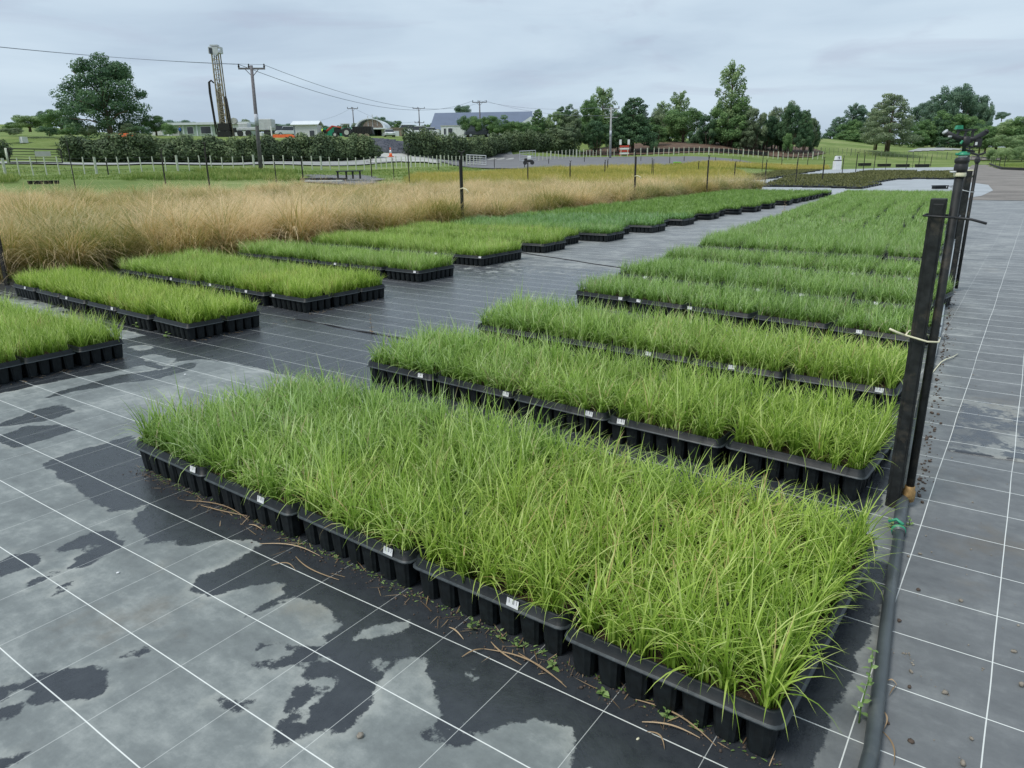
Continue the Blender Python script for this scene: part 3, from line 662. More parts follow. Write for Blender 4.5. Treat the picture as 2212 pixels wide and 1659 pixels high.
# left of the aisle
A1=((-9.95,1.83),(-6.35,1.85)); A2=((-10.95,3.95),(-6.40,3.71)); A3=((-11.1,5.45),(-6.5,5.17)); A4=((-11.3,7.65),(-6.86,7.47)); A5=((-11.4,9.35),(-7.08,9.24))
bed('left','nearest',*A1,5,3,GL,lambda r,c:tint(MIDG,LIME,.7),stickers=[],depth=.42)
bed('left','second',*A2,6,2,GL,lambda r,c:tint(MIDG,LIME,1.0),stickers=lst([(92,617),(157,642),(253,665)],*A2,6))
bed('left','third',*A3,6,3,GL,lambda r,c:tint(MIDG,LIME,.6+.1*c-.3*(c==3)),stickers=lst([(410,597),(483,611),(560,625),(603,636)],*A3,6),depth=.425)
bed('left','fourth',*A4,6,2,GL,lambda r,c:tint(MIDG,LIME,.3),stickers=lst([(893,588),(738,568)],*A4,6),depth=.39)
bed('left','fifth',*A5,6,3,GL,lambda r,c:tint(MIDG,LIME,.6),stickers=lst([(1029,558),(952,546)],*A5,6),depth=.36)
# further rows: right rows 12.2 -> 33, left rows 11.2 -> 33.5
def rleft(y): return float(np.interp(y,[7,11,19,27,33],[-4.3,-4.62,-5.3,-6.0,-6.45]))
def rright(y): return float(np.interp(y,[10,14.6,32],[-.85,-1.22,-2.42]))
far_list=[]                                       # (x, y, rz, tint, side, bed number, row, col, cols, rows)
y=12.15; bi=7
while y<32.6:
    rows=random.choice((2,3,3,4)) if y>13 else 3
    for r in range(rows):
        l,rt=rleft(y),rright(y); cols=max(5,int(round((rt-l)/.71))); off=random.uniform(-.05,.05)
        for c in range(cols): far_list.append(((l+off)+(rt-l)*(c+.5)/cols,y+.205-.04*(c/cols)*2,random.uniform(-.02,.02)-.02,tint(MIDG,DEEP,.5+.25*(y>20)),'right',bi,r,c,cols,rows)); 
        y+=.41
    y+=random.choice((.08,.15,.3)); bi+=1
y=11.15; bi=6; nb=0
while y<33.2:
    rows=random.choice((1,2,2)) if y>12.5 else 2
    edge=-7.05-(.32 if nb%2 else 0)*(y<26)+random.uniform(-.1,.08); nb+=1
    for r in range(rows):
        cols=6
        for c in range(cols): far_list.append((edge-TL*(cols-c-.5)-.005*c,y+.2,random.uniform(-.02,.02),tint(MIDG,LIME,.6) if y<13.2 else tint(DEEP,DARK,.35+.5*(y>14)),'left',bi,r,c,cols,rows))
        y+=.405
    y+=random.choice((.16,.24,.34)); bi+=1
budget=300-ntray
# the individually built ones are the nearest
far_list.sort(key=lambda t:math.hypot(t[0],t[1]))
NUMW={6:'sixth',7:'seventh',8:'eighth',9:'ninth',10:'tenth',11:'eleventh',12:'twelfth',13:'thirteenth',14:'fourteenth',15:'fifteenth',16:'sixteenth',17:'seventeenth',18:'eighteenth'}
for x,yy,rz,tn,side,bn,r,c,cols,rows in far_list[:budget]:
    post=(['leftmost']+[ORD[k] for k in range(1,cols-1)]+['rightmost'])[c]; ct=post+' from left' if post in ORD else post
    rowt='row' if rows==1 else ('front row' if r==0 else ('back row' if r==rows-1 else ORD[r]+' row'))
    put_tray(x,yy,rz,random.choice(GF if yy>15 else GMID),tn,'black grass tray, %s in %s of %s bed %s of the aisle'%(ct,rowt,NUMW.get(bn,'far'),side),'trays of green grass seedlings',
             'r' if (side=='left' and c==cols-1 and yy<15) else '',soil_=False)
def far_mass():
    V=[];Q=[];T=[];tn=[];ss=[];mi_q=[];mi_t=[];o=0
    base=[]
    for g in GF[:3]:
        n=len(g.vertices); v=np.zeros(n*3,np.float32); g.vertices.foreach_get('co',v); v=v.reshape(-1,3)
        a=np.zeros(n,np.float32); g.attributes['tone'].data.foreach_get('value',a); s_=np.zeros(n,np.float32); g.attributes['s'].data.foreach_get('value',s_)
        q=np.array([p.vertices[:] for p in g.polygons if len(p.vertices)==4]); t=np.array([p.vertices[:] for p in g.polygons if len(p.vertices)==3]); base.append((v,q,t,a,s_))
    mbx=MB(); mbx.box((0,0,.148),(TL-.01,TD-.01,.035)); mbx.box((0,0,.066),(TL-.06,TD-.05,.13)); bv=np.array(mbx.v); bq=np.array(mbx.f)
    for x,yy,rz,tn_,side,*_r in far_list[budget:]:
        v,q,t,a,s_=base[random.randrange(3)]; c,s=math.cos(rz),math.sin(rz)
        w=v.copy(); w[:,0]=v[:,0]*c-v[:,1]*s+x; w[:,1]=v[:,0]*s+v[:,1]*c+yy
        V.append(w);Q.append(q+o);T.append(t+o);tn.append(np.clip(a-(.16 if side=='left' else 0),0,1));ss.append(s_);mi_q+=[0]*len(q);mi_t+=[0]*len(t);o+=len(w)
        w=bv.copy(); w[:,0]=bv[:,0]*c-bv[:,1]*s+x; w[:,1]=bv[:,0]*s+bv[:,1]*c+yy
        V.append(w);Q.append(bq+o);tn.append(np.zeros(len(w)));ss.append(np.zeros(len(w)));mi_q+=[1]*len(bq);o+=len(w)
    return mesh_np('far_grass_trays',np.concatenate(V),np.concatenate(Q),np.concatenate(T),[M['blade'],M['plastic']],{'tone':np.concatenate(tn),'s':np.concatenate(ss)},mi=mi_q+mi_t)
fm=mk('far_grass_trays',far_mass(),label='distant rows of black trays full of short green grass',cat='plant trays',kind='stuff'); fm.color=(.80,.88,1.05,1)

# ------------------------------------------------------------------ masses of grass (geometry nodes on scattered points)
def scatter(name,pts,rotz,scl,protos,mat_dummy=None,**tags):
    n=len(pts); me=bpy.data.meshes.new(name); me.vertices.add(n); me.vertices.foreach_set('co',np.asarray(pts,np.float32).ravel())
    for k,a,ty in (('rz',rotz,'FLOAT'),('sc',scl,'FLOAT')):
        x=me.attributes.new(k,ty,'POINT'); x.data.foreach_set('value',np.asarray(a,np.float32))
    ix=me.attributes.new('ix','INT','POINT'); ix.data.foreach_set('value',rng.integers(0,len(protos),n).astype(np.int32))
    o=mk(name,me,**tags)
    col=bpy.data.collections.new(name+'_variants')
    for p in protos: col.objects.link(bpy.data.objects.new(p.name,p))
    g=bpy.data.node_groups.new(name,'GeometryNodeTree'); g.interface.new_socket('Geometry',in_out='INPUT',socket_type='NodeSocketGeometry'); g.interface.new_socket('Geometry',in_out='OUTPUT',socket_type='NodeSocketGeometry')
    gi=g.nodes.new('NodeGroupInput');go=g.nodes.new('NodeGroupOutput'); ip=g.nodes.new('GeometryNodeInstanceOnPoints'); ci=g.nodes.new('GeometryNodeCollectionInfo')
    ci.inputs['Collection'].default_value=col; ci.inputs['Separate Children'].default_value=True; ci.inputs['Reset Children'].default_value=True; ip.inputs['Pick Instance'].default_value=True
    def na(nm,dt):
        x=g.nodes.new('GeometryNodeInputNamedAttribute'); x.data_type=dt; x.inputs['Name'].default_value=nm; return x.outputs[0]
    cx=g.nodes.new('ShaderNodeCombineXYZ'); L=g.links.new
    L(na('rz','FLOAT'),cx.inputs[2]); e2=g.nodes.new('FunctionNodeEulerToRotation'); L(cx.outputs[0],e2.inputs[0])
    L(gi.outputs[0],ip.inputs['Points']); L(ci.outputs[0],ip.inputs['Instance']); L(na('ix','INT'),ip.inputs['Instance Index']); L(e2.outputs[0],ip.inputs['Rotation']); L(na('sc','FLOAT'),ip.inputs['Scale'])
    L(ip.outputs[0],go.inputs[0])
    md=o.modifiers.new('scatter','NODES'); md.node_group=g; return o
def tussock(seed,n,R,hlo,hhi,wd,segs,mat,lean=.35,curl=1.3,name='tussock'):
    r=np.random.default_rng(seed); a=r.uniform(0,2*np.pi,n); rad=R*np.sqrt(r.random(n))
    P=np.stack([rad*np.cos(a),rad*np.sin(a),np.zeros(n)],1); az_=a+r.normal(0,.8,n)
    L=r.uniform(hlo,hhi,n); tone=np.clip(r.normal(.5,.22,n),0,1)
    v,q,t,tn,ss=blades(P,L,az_,np.abs(r.normal(0,lean,n)),np.abs(r.normal(curl,.45,n)),wd*r.uniform(.6,1.3,n),segs,tone,r.uniform(-.7,.7,n))
    return mesh_np(name,v,q,t,[mat],{'tone':tn,'s':ss},smooth=True)
def rand_in(poly,n,spacing=None):
    P=np.array([p[:2] for p in poly],float); lo,hi=P.min(0),P.max(0); f=inpoly(P)
    if spacing:
        xs=np.arange(lo[0],hi[0],spacing);ys=np.arange(lo[1],hi[1],spacing);X,Y=np.meshgrid(xs,ys); q=np.stack([X.ravel(),Y.ravel()],1)+rng.uniform(-.45,.45,(X.size,2))*spacing
    else: q=rng.uniform(lo,hi,(n,2))
    return q[f(q[:,0],q[:,1])]
TU=[tussock(400+i,420,.12,.40,1.25,.0085,7,M['tan'],.34,1.85) for i in range(6)]
tanpoly=[(-11.9,5.3),(-13.2,4.2),(-13.2,2),(-34,1),pf(-500,24),pf(-300,28),pf(100,30),pf(300,32),pf(550,38),pf(800,44),pf(1100,47),(-13.0,40.5),(-11.75,36)]
q=rand_in(tanpoly,0,.60)
S_,F_=toSF(q[:,0],q[:,1]); q=q[(F_>2)&(S_/F_>-.80)]
z=np.where(gz(q[:,0],q[:,1])>.03,gz(q[:,0],q[:,1]),0)
lown=.5+.5*np.sin(q[:,0]*.9+q[:,1]*.35)*np.sin(q[:,1]*.8-.3*q[:,0])
sc_=rng.uniform(.62,1.2,len(q))*(.85+.34*lown)*(.85+.38*(.5+.5*np.sin(q[:,0]*1.9+1.7*np.sin(q[:,1]*.9))*np.sin(q[:,1]*1.6+q[:,0]*.3)))*np.interp(toSF(q[:,0],q[:,1])[1],[14,26,40],[1.05,.84,.74])
yy=np.arange(4.9,40.0,.42); fr_=np.stack([-12.0-rng.uniform(0,.55,len(yy))+.1*np.sin(yy),yy+rng.uniform(-.15,.15,len(yy))],1)
xx=np.arange(-30,-12.6,.45); fr2=np.stack([xx,4.6+rng.uniform(-.3,.3,len(xx))-.12*(xx+12)*0],1)
q=np.concatenate([q,fr_,fr2]); z=np.concatenate([z,np.zeros(len(fr_)+len(fr2))]); sc_=np.concatenate([sc_,rng.uniform(.85,1.25,len(fr_)+len(fr2))])
scatter('tan_grass',np.stack([q[:,0],q[:,1],z],1),rng.uniform(0,6.28,len(q)),sc_,TU,label='wide bed of tall tan and olive tussock grass left of the trays',cat='grass',kind='stuff')
TG=[tussock(450+i,60,.3,.3,.55,.02,3,M['gold'],.3,.9) for i in range(4)]
goldpoly=[pf(880,54),pf(1050,49),pf(1250,50),pf(1450,53),pf(1640,60),pf(1585,84),pf(1700,94),pf(1800,97),pf(1795,106),pf(1690,108),pf(1560,96),pf(1480,84),pf(1300,74),pf(1160,76),pf(1000,70),pf(900,64)]
q=rand_in(goldpoly,0,.55); scatter('golden_grass',np.stack([q[:,0],q[:,1],gz(q[:,0],q[:,1])],1),rng.uniform(0,6.28,len(q)),rng.uniform(.75,1.2,len(q)),TG,label='beds of golden yellow grass beyond the tan grass',cat='grass',kind='stuff')
TW=[tussock(470+i,50,.35,.25,.55,.03,3,M['weedy'],.4,.9) for i in range(4)]
wp=np.concatenate([rand_in([pf(445,58),pf(640,60),pf(650,66),pf(560,70),pf(430,67)],0,.6),rand_in([pf(260,50),pf(640,50),pf(650,57),pf(300,57)],0,.8),rand_in([pf(-30,46),pf(38,46),pf(40,52),pf(-30,52)],0,.5)])
big=np.concatenate([np.full(len(wp)-0,1.0)])
scatter('rough_grass',np.stack([wp[:,0],wp[:,1],gz(wp[:,0],wp[:,1])],1),rng.uniform(0,6.28,len(wp)),rng.uniform(.6,1.25,len(wp)),TW,label='rough yellow green weeds around the foot of the power pole',cat='grass',kind='stuff')
# thin turf on the nearer parts of the field
q=np.concatenate([rand_in([pf(-40,50),pf(1050,60),pf(1050,100),pf(700,72),pf(-40,66)],0,1.2)]); TT=[tussock(490+i,40,.7,.06,.14,.05,2,M['weedy'],.5,.6) for i in range(3)]
scatter('short_turf',np.stack([q[:,0],q[:,1],gz(q[:,0],q[:,1])-.05],1),rng.uniform(0,6.28,len(q)),rng.uniform(.7,1.3,len(q)),TT,label='short green turf in front of the batten fence',cat='grass',kind='stuff')

# ------------------------------------------------------------------ brown-green seedling tray blocks
def seed_block(name,poly,label,z0=0.0):
    P=np.array([p[:2] for p in poly],float); lo,hi=P.min(0),P.max(0); f=inpoly(P); V=[];Q=[];T=[];tn=[];ss=[];mq=[];mt=[];o=0
    bx=MB(); bx.box((0,0,.045),(.80,.60,.09)); bv=np.array(bx.v);bq=np.array(bx.f)
    y=lo[1]
    while y<hi[1]:
        x=lo[0]
        while x<hi[0]:
            if f(np.array([x]),np.array([y]))[0]:
                w=bv+np.array([x,y,z0]); V.append(w);Q.append(bq+o);mq+=[1]*len(bq);tn.append(np.zeros(8));ss.append(np.zeros(8));o+=8
                n=34; P_=np.stack([x+rng.uniform(-.38,.38,n),y+rng.uniform(-.25,.25,n),np.full(n,z0+.085)],1)
                v,q_,t_,a_,s_=blades(P_,rng.uniform(.07,.16,n),rng.uniform(0,6.28,n),rng.uniform(.1,.7,n),rng.uniform(.2,1,n),np.full(n,.05),2,np.clip(rng.normal(.5,.25,n),0,1))
                V.append(v);Q.append(q_+o);T.append(t_+o);tn.append(a_);ss.append(s_);mq+=[0]*len(q_);mt+=[0]*len(t_);o+=len(v)
            x+=.82
        y+=.66 if int((y-lo[1])/.66)%4!=3 else 1.0
    me=mesh_np(name,np.concatenate(V),np.concatenate(Q),np.concatenate(T),[M['seed'],M['plastic']],{'tone':np.concatenate(tn),'s':np.concatenate(ss)},mi=mq+mt)
    return mk(name,me,label=label,cat='plant trays',kind='stuff')
seed_block('seedling_trays',[gp(1652,404),gp(1799,406),gp(1862,409),gp(1980,370),gp(1869,370),gp(1847,376),gp(1710,380)],'long block of black trays with sparse brown green seedlings beyond the green beds')
seed_block('seedling_trays',[gp(1890,396),gp(1966,386.5),gp(2095,389),gp(2085,372),gp(1986,371)],'smaller block of brown green seedling trays just left of the sprinkler posts')
seed_block('seedling_trays',[gp(1634,389),gp(1655,388),gp(1774,368),gp(1700,366),gp(1590,372)],'narrow block of dull seedling trays beside the golden grass')

# ------------------------------------------------------------------ pipe, posts, sprinkler by the beds
pr=[(-.115,.4,.024),(-.14,1.4,.024)]+[(gp(x,y,.025)) for x,y in ((1872,1620),(1890,1480),(1912,1300),(1935,1150))]
pr=[(p[0]+.012,p[1],.025) for p in pr]
mb=MB(); mb.tube(pr,.0215,14); pg=empty('irrigation_pipe',(0,0,0)); tag(pg,'dark grey irrigation pipe running along the mat beside the beds','pipe')
mb.build('pipe_length',M['pipe'],pg,True)
p0=pr[-1]; p1=(-.30,3.60,.03)
mb=MB(); mb.tube([p0,((p0[0]+p1[0])/2,(p0[1]+p1[1])/2,.03),(p1[0]+.005,p1[1],.035),(p1[0]+.01,p1[1]+.05,.03)],.026,12); mb.build('elbow_joint',M['pipe'],pg,True)
mb=MB(); mb.tube([(p0[0]-.003,p0[1]+.012,.0275),(p0[0]-.005,p0[1]+.022,.028)],.030,14); mb.tube([(p0[0]+.01,p0[1]+.02,.06),(p0[0]-.02,p0[1]+.04,.068),(p0[0]-.05,p0[1]+.03,.055)],.007,8); mb.build('hose_clip',M['green'],pg,True)
far_px=[(2000,830),(2014,770),(2030,700),(2045,600),(2058,540)]
fp=[(p1[0]+.01,p1[1]+.05,.03)]+[gp(x,y,.03) for x,y in far_px]+[(-1.5,20,.03),(-2.2,31.5,.03)]
mb=MB(); mb.tube([fp[0],(-.37,4.6,.03),fp[1],fp[2]],.024,10); mb.build('pipe_length',M['pipe'],pg,True)
mb=MB(); mb.tube([fp[2]]+fp[3:],.026,10); o=mb.build('pipe_length',M['lpipe'],pg,True); o['label']='paler far length of the pipe'
def post_set(x,y,h,big=True,label='',sprink=False,sc=1.0,ties=True,riser_h=None):
    e=empty('sprinkler_post',(x,y,0)); tag(e,label,'sprinkler post','posts along the irrigation pipe')
    mb=MB(); mb.box((0,0,h/2),(.060*sc,.052*sc,h)); mb.box((.004,-.029*sc,h/2-.01),(.04*sc,.008,h-.02)); o=mb.build('post',M['tarry'],e,bevel=.004)
    rh=riser_h or h*1.05
    mb=MB(); mb.tube([(.058*sc,.03,.03),(.058*sc,.03,rh)],.018*sc,10); mb.build('riser_pipe',M['tarry'],e,True)
    return e
P1=(-.335,3.60)
e=post_set(P1[0],P1[1],1.425,label='nearest black square post with cream cable tie and sprinkler riser',riser_h=1.53)
# base fitting and ties on the nearest post
mb=MB(); mb.lathe((.058,.03,.03),[(.026,0),(.028,.02),(.028,.05),(.022,.06),(.022,.075)],12); mb.build('base_fitting',simple('muddy_brass',(.32,.2,.08),.6,.4,.3,.4,40),e,True)
def tie(zc,ang,mat,hw=(.045,.062),tail=None,r=.0042,parent=e,tilt=.02):
    mb=MB(); x0,x1=-hw[0],hw[1]+.02; y0,y1=-.046,.056
    c=[(x0,y0,zc+tilt),(x1-.04,y0-.002,zc),(x1,y0+.03,zc-.004),(x1,y1,zc),(x0,y1,zc+tilt),(x0,y0,zc+tilt)]
    mb.tube(c,r,6)
    if tail: mb.tube(tail,r*1.25,6)
    mb.build('cable_tie',mat,parent,True)
tie(.82,0,M['cream'],tail=[(-.045,-.04,.835),(-.08,-.06,.85),(-.11,-.07,.864)],tilt=.018)
tie(1.352,0,M['black'],tail=[(.07,-.04,1.35),(.13,-.03,1.344),(.185,-.04,1.330)],tilt=.004)
mb=MB(); mb.lathe((.058,.03,1.512),[(.0225,0),(.0235,.004),(.0235,.014),(.021,.018)],12); mb.build('cream_collar',M['cream'],e,True)
# sprinkler head on the riser
sp_=empty('impact_sprinkler',(P1[0]+.058,P1[1]+.03,1.53)); tag(sp_,'black impact sprinkler with green cap on top of the nearest riser','sprinkler')
sp_.rotation_euler=(0,0,AZ); sp_.scale=(.92,.92,1.0)
mb=MB(); mb.lathe((0,0,0),[(.026,0),(.028,.012),(.028,.03),(.024,.034),(.030,.04),(.030,.052),(.024,.058)],12); mb.build('threaded_coupling',M['black'],sp_,True)
mb=MB(); mb.lathe((0,0,.058),[(.018,0),(.018,.008)],12); mb.box((-.03,0,.002),(.025,.02,.006)); mb.build('pale_washer',M['white'],sp_,True)
mb=MB(); mb.lathe((0,0,.066),[(.024,0),(.026,.004),(.018,.010),(.014,.016)],12); mb.box((-.026,0,.072),(.012,.012,.010)); mb.box((.022,0,.072),(.010,.012,.010)); mb.build('green_base_ring',M['green'],sp_,True)
mb=MB(); mb.lathe((0,0,.08),[(.008,0),(.008,.02),(.018,.026),(.022,.04),(.018,.056),(.013,.062)],12)
mb.box((.024,0,.085),(.05,.012,.006),0,('Y',.2)); mb.box((.040,0,.100),(.036,.006,.006)); mb.build('sprinkler_body',M['black'],sp_,True)
mb=MB(); mb.tube([(0,0,.125),(-.045,0,.138),(-.095,0,.158)],[.012,.0105,.0115],10); mb.build('nozzle_barrel',M['black'],sp_,True)
mb=MB(); mb.tube([(-.094,0,.1575),(-.098,0,.1625)],[.0120,.0125],10); mb.box((-.078,-.012,.141),(.016,.004,.007)); mb.build('nozzle_tip',M['rigw'],sp_,True)
mb=MB(); mb.tube([(0,0,.125),(.04,0,.132),(.085,0,.155)],[.011,.0095,.0105],10); mb.tube([(.085,0,.155),(.092,0,.163)],[.0115,.009],8); mb.build('counter_arm',M['black'],sp_,True)
mb=MB(); mb.box((0,0,.166),(.085,.012,.007)); mb.box((.028,0,.14),(.007,.012,.05)); mb.box((-.038,0,.152),(.006,.012,.03),0,('Y',.3)); mb.box((-.004,0,.15),(.005,.01,.03),0,('Y',.15)); mb.build('bracket',M['black'],sp_)
mb=MB(); mb.prism([(-.052,.169),(-.022,.169),(-.026,.184),(-.047,.184)],-.01,.01); mb.tube([(-.028,-.014,.112),(-.020,-.014,.124)],.005,6); mb.build('green_cap',M['green'],sp_)
mb=MB(); mb.box((.058,0,.115),(.03,.016,.034)); mb.build('counterweight',M['black'],sp_,bevel=.003)
mb=MB(); mb.box((.046,-.009,.112),(.009,.003,.012)); mb.build('white_mark',M['white'],sp_)
# further posts of the line
def on_line(y): return float(np.interp(y,[3.6,5.74,8,11.2,14.65,32],[-.335,-.47,-.62,-.86,-1.10,-2.3]))
nm=['second','third','fourth','fifth','sixth']
for i,(yy,h,rh) in enumerate(((10.3,1.42,1.5),(16.6,1.45,1.62),(22.5,1.42,1.6),(28.6,1.42,1.6))):
    ee=post_set(on_line(yy)+.10*(i==0),yy,h,label='black square post with riser, %s from the camera in the line beside the pipe'%nm[i],riser_h=rh)
    mb=MB(); mb.lathe((.058,.03,rh),[(.022,0),(.03,.02),(.03,.05),(.015,.07),(.012,.1)],8); mb.tube([(-.02,.03,rh+.12),(.058,.03,rh+.09),(.13,.03,rh+.12)],.012,6); mb.build('sprinkler_head',M['black'],ee)
    if i==0:
        mb=MB(); mb.box((0,0,h+.003),(.08,.07,.012)); mb.build('pale_cap',M['cream'],ee)
        tie(1.18,0,M['rigw'],parent=ee)
# mud crumbs and fallen bits beside the pipe
def scatter_stones(name,spots,rlo,rhi,mat,**tags):
    V=[];T=[];o=0
    ico=[(0,0,1),(.89,0,.45),(.28,.85,.45),(-.72,.53,.45),(-.72,-.53,.45),(.28,-.85,.45),(.72,.53,-.45),(-.28,.85,-.45),(-.89,0,-.45),(-.28,-.85,-.45),(.72,-.53,-.45),(0,0,-1)]
    fs=[(0,1,2),(0,2,3),(0,3,4),(0,4,5),(0,5,1),(1,6,2),(2,7,3),(3,8,4),(4,9,5),(5,10,1),(2,6,7),(3,7,8),(4,8,9),(5,9,10),(1,10,6),(6,11,7),(7,11,8),(8,11,9),(9,11,10),(10,11,6)]
    for x,y in spots:
        r=rlo*(rhi/rlo)**(rng.random()**2); s=rng.uniform(.6,1.2,3)*r; s[2]*=.7; a=rng.uniform(0,6.28); 
        v=np.array(ico)*s*rng.uniform(.75,1.2,(12,1)); v=np.stack([v[:,0]*math.cos(a)-v[:,1]*math.sin(a)+x,v[:,0]*math.sin(a)+v[:,1]*math.cos(a)+y,v[:,2]+s[2]*.75],1)
        V.append(v);T.append(np.array(fs)+o);o+=12
    return mk(name,mesh_np(name,np.concatenate(V),None,np.concatenate(T),[mat]),**tags)
def pipe_x(y): return float(np.interp(y,[0,1.8,2.66,3.4,5.74,8,11.2,14.65,32],[-.11,-.14,-.21,-.28,-.43,-.57,-.81,-1.03,-2.2]))
sp=[]
for i in range(420):
    y=3.7+(rng.random()**1.2)*12; sp.append((pipe_x(y)+.045+abs(rng.normal(0,.03)),y))
scatter_stones('pipe_side_dirt',sp,.004,.014,M['stoned'],label='brown crumbs of soil gathered along the pale length of pipe',cat='dirt',kind='stuff')
sp=[(pipe_x(y)+.08+abs(rng.normal(0,.3)),y) for y in rng.uniform(1.2,9,150)]+[gp(1444+x*.3472+rng.normal(0,6),1083+y*.3472+rng.normal(0,5))[:2] for x,y in [(1480,950)]*10+[(1520,1000)]*8+[(1400,920)]*4+[(1950,1030)]*3]
scatter_stones('fine_gravel',sp,.0022,.006,M['stone'],label='fine gravel bits scattered on the mat right of the pipe',cat='gravel',kind='stuff')
# larger loose stones, one by one
def pebble(px,py,r,mat,label):
    x,y,_=gp(px,py); o=scatter_stones('pebble',[(0,0)],r,r*1.01,mat); o.location=(x,y,0); o.rotation_euler=(0,0,random.uniform(0,6)); tag(o,label,'pebble','pebbles lying on the weed mat'); return o
c10=crop(1444,1083,.3472)
for (x,y),r,mt,lb in [((1435,750),.010,'stoned','dark brown pebble close to the right of the grey pipe'),((1555,555),.009,'stoned','dark pebble right of the pipe near a white thread'),((1818,622),.009,'stone','tan pebble in the middle of the mat right of the pipe'),
    ((1508,1062),.010,'stone','pale tan pebble just below the cluster of dirt right of pipe'),((1720,1195),.011,'stone','pale elongated pebble midway between pipe and outer thread'),((1498,1160),.009,'stoned','brown pebble below the pale tan one beside the pipe'),
    ((1510,1495),.010,'stoned','dark pebble low on the mat right of the pipe'),((1830,1640),.012,'stone','buff pebble at the very bottom edge right of the pipe'),((1885,1480),.007,'stone','small white pebble near the lower thread crossing'),
    ((2150,938),.011,'stone','reddish tan pebble at the right edge of the view'),((1565,330),.008,'stone','pinkish pebble beside the leaning thread'),((1493,345),.007,'stone','grey pebble close beside the upper pipe'),
    ((2195,1150),.013,'stone','cluster of tan pebble at right edge below the reddish one'),((1365,1385),.007,'stoned','black pebble hugging the pipe near its lower end')]:
    pebble(*c10(x,y),r,M[mt],lb)
pebble(*c9(190,1465),.012,M['stone'],'brown and cream pebble on the pale mat at the bottom of the picture')
pebble(*c9(1915,1482),.007,M['cream'],'cream pebble on a white thread below the nearest tray')
pebble(76,900,.010,M['stone'],'white pebble on the mat at the far left edge')
pebble(*c8(735,447),.007,M['white'],'tiny white pebble on the pale mat left of the nearest bed')
pebble(*c5(1152,912),.009,M['white'],'white pebble on the mat between the left and right beds')

# cable tie offcut lying on the mat
mb=MB(); A=[gp(3400*.5486+x*.4062*.5486,1300*.5486+y*.4062*.5486) for x,y in ((910,245),(860,280),(800,300),(750,325),(700,380),(650,440))]
mb.tube([(p[0],p[1],.012+.006*math.sin(i)) for i,p in enumerate(A)],.0045,6); tag(mb.build('tie_offcut',M['cream'],smooth=True),'cream cable tie offcut lying on the mat right of the post','cable tie')

# ------------------------------------------------------------------ weeds and dead leaves
def weed(px,py,h,n,label,seed=0,flatp=False,leaf=.02,lean=(0,0),mat='weed'):
    x,y,_=gp(px,py); r=np.random.default_rng(seed+900); e=empty('weed',(x,y,0)); tag(e,label,'weed')
    st=[(0,0,0)]; 
    for i in range(1,6): st.append((lean[0]*i/5+r.normal(0,.003),lean[1]*i/5+r.normal(0,.003),h*i/5))
    mb=MB(); mb.tube(st,[.0025-.0003*i for i in range(6)],6); mb.build('stem',M['dead'] if mat=='dead' else M['weed'],e,True)
    for i in range(n):
        t=.15+.85*(i//2)/max(1,(n-1)//2); t=min(t,1); a=(i%2)*math.pi+(i//2)*1.3+r.normal(0,.3); L=leaf*r.uniform(.75,1.25)*(1.15-.5*t); k=min(4,int(t*5)); p=np.array(st[k])*(1-(t*5-k))+np.array(st[k+1])*(t*5-k)
        u=np.array([math.cos(a),math.sin(a),r.uniform(.1,.7)]);u/=np.linalg.norm(u); s=np.array([-math.sin(a),math.cos(a),r.normal(0,.2)])
        V=[p,p+u*L*.35+s*L*.34,p+u*L*.75+s*L*.22-np.array([0,0,L*.1]),p+u*L*1.15-np.array([0,0,L*.3]),p+u*L*.75-s*L*.22-np.array([0,0,L*.1]),p+u*L*.35-s*L*.34,p+u*L*.5-np.array([0,0,L*.05])]
        me=mesh_np('leaf',V,None,[(0,1,6),(1,2,6),(2,3,6),(3,4,6),(4,5,6),(5,0,6)],[M[mat]],{'tone':np.full(7,r.uniform(.2,1)),'s':np.full(7,.5)}); mk('leaf',me,e)
    return e
weed(*c10(1185,1380),.19,16,'pale green weed climbing against the left side of the grey pipe',1,leaf=.028,lean=(.0,.10))
weed(*c10(1385,165),.05,7,'small green weed at the foot of the nearest post',2,leaf=.026)
weed(*c10(1500,150),.04,5,'tiny weed just right of the pipe joint',3,leaf=.022)
weed(*c9(885,800),.04,5,'small two leaved weed at the base of the nearest bed front',4,leaf=.024)
weed(*c9(1060,860),.04,4,'small weed under the stickered tray of the nearest bed',5,leaf=.022)
weed(*c9(1165,910),.04,4,'little weed between pots right of the stickered tray',6,leaf=.02)
weed(*c9(1695,1200),.015,9,'flat round rosette weed on the wet mat in front of the nearest bed',7,leaf=.024)
weed(*c9(2090,1350),.03,6,'pale weed near the right corner of the nearest bed front',8,leaf=.022)
weed(*c9(1385,1035),.02,6,'yellowing weed below the middle of the nearest bed front',9,leaf=.024)
weed(*c10(175,1420),.03,5,'small sprig of weed under the last tray of the nearest bed',10,leaf=.02)
weed(*c5(1035,680),.05,6,'weed growing against the side of the second left bed',11,leaf=.05)
weed(*c5(855,620),.05,6,'weed in the gap behind the nearest left bed',12,leaf=.05)
weed(738,660,.05,6,'weed under the right end of the third left bed',13,leaf=.05)
weed(803,722,.19,10,'thin reddish weed standing alone in the aisle',14,leaf=.03,mat='dead')
weed(1693,462,.42,14,'tall dry weed standing in the far aisle beside the right beds',15,leaf=.08,mat='dead')
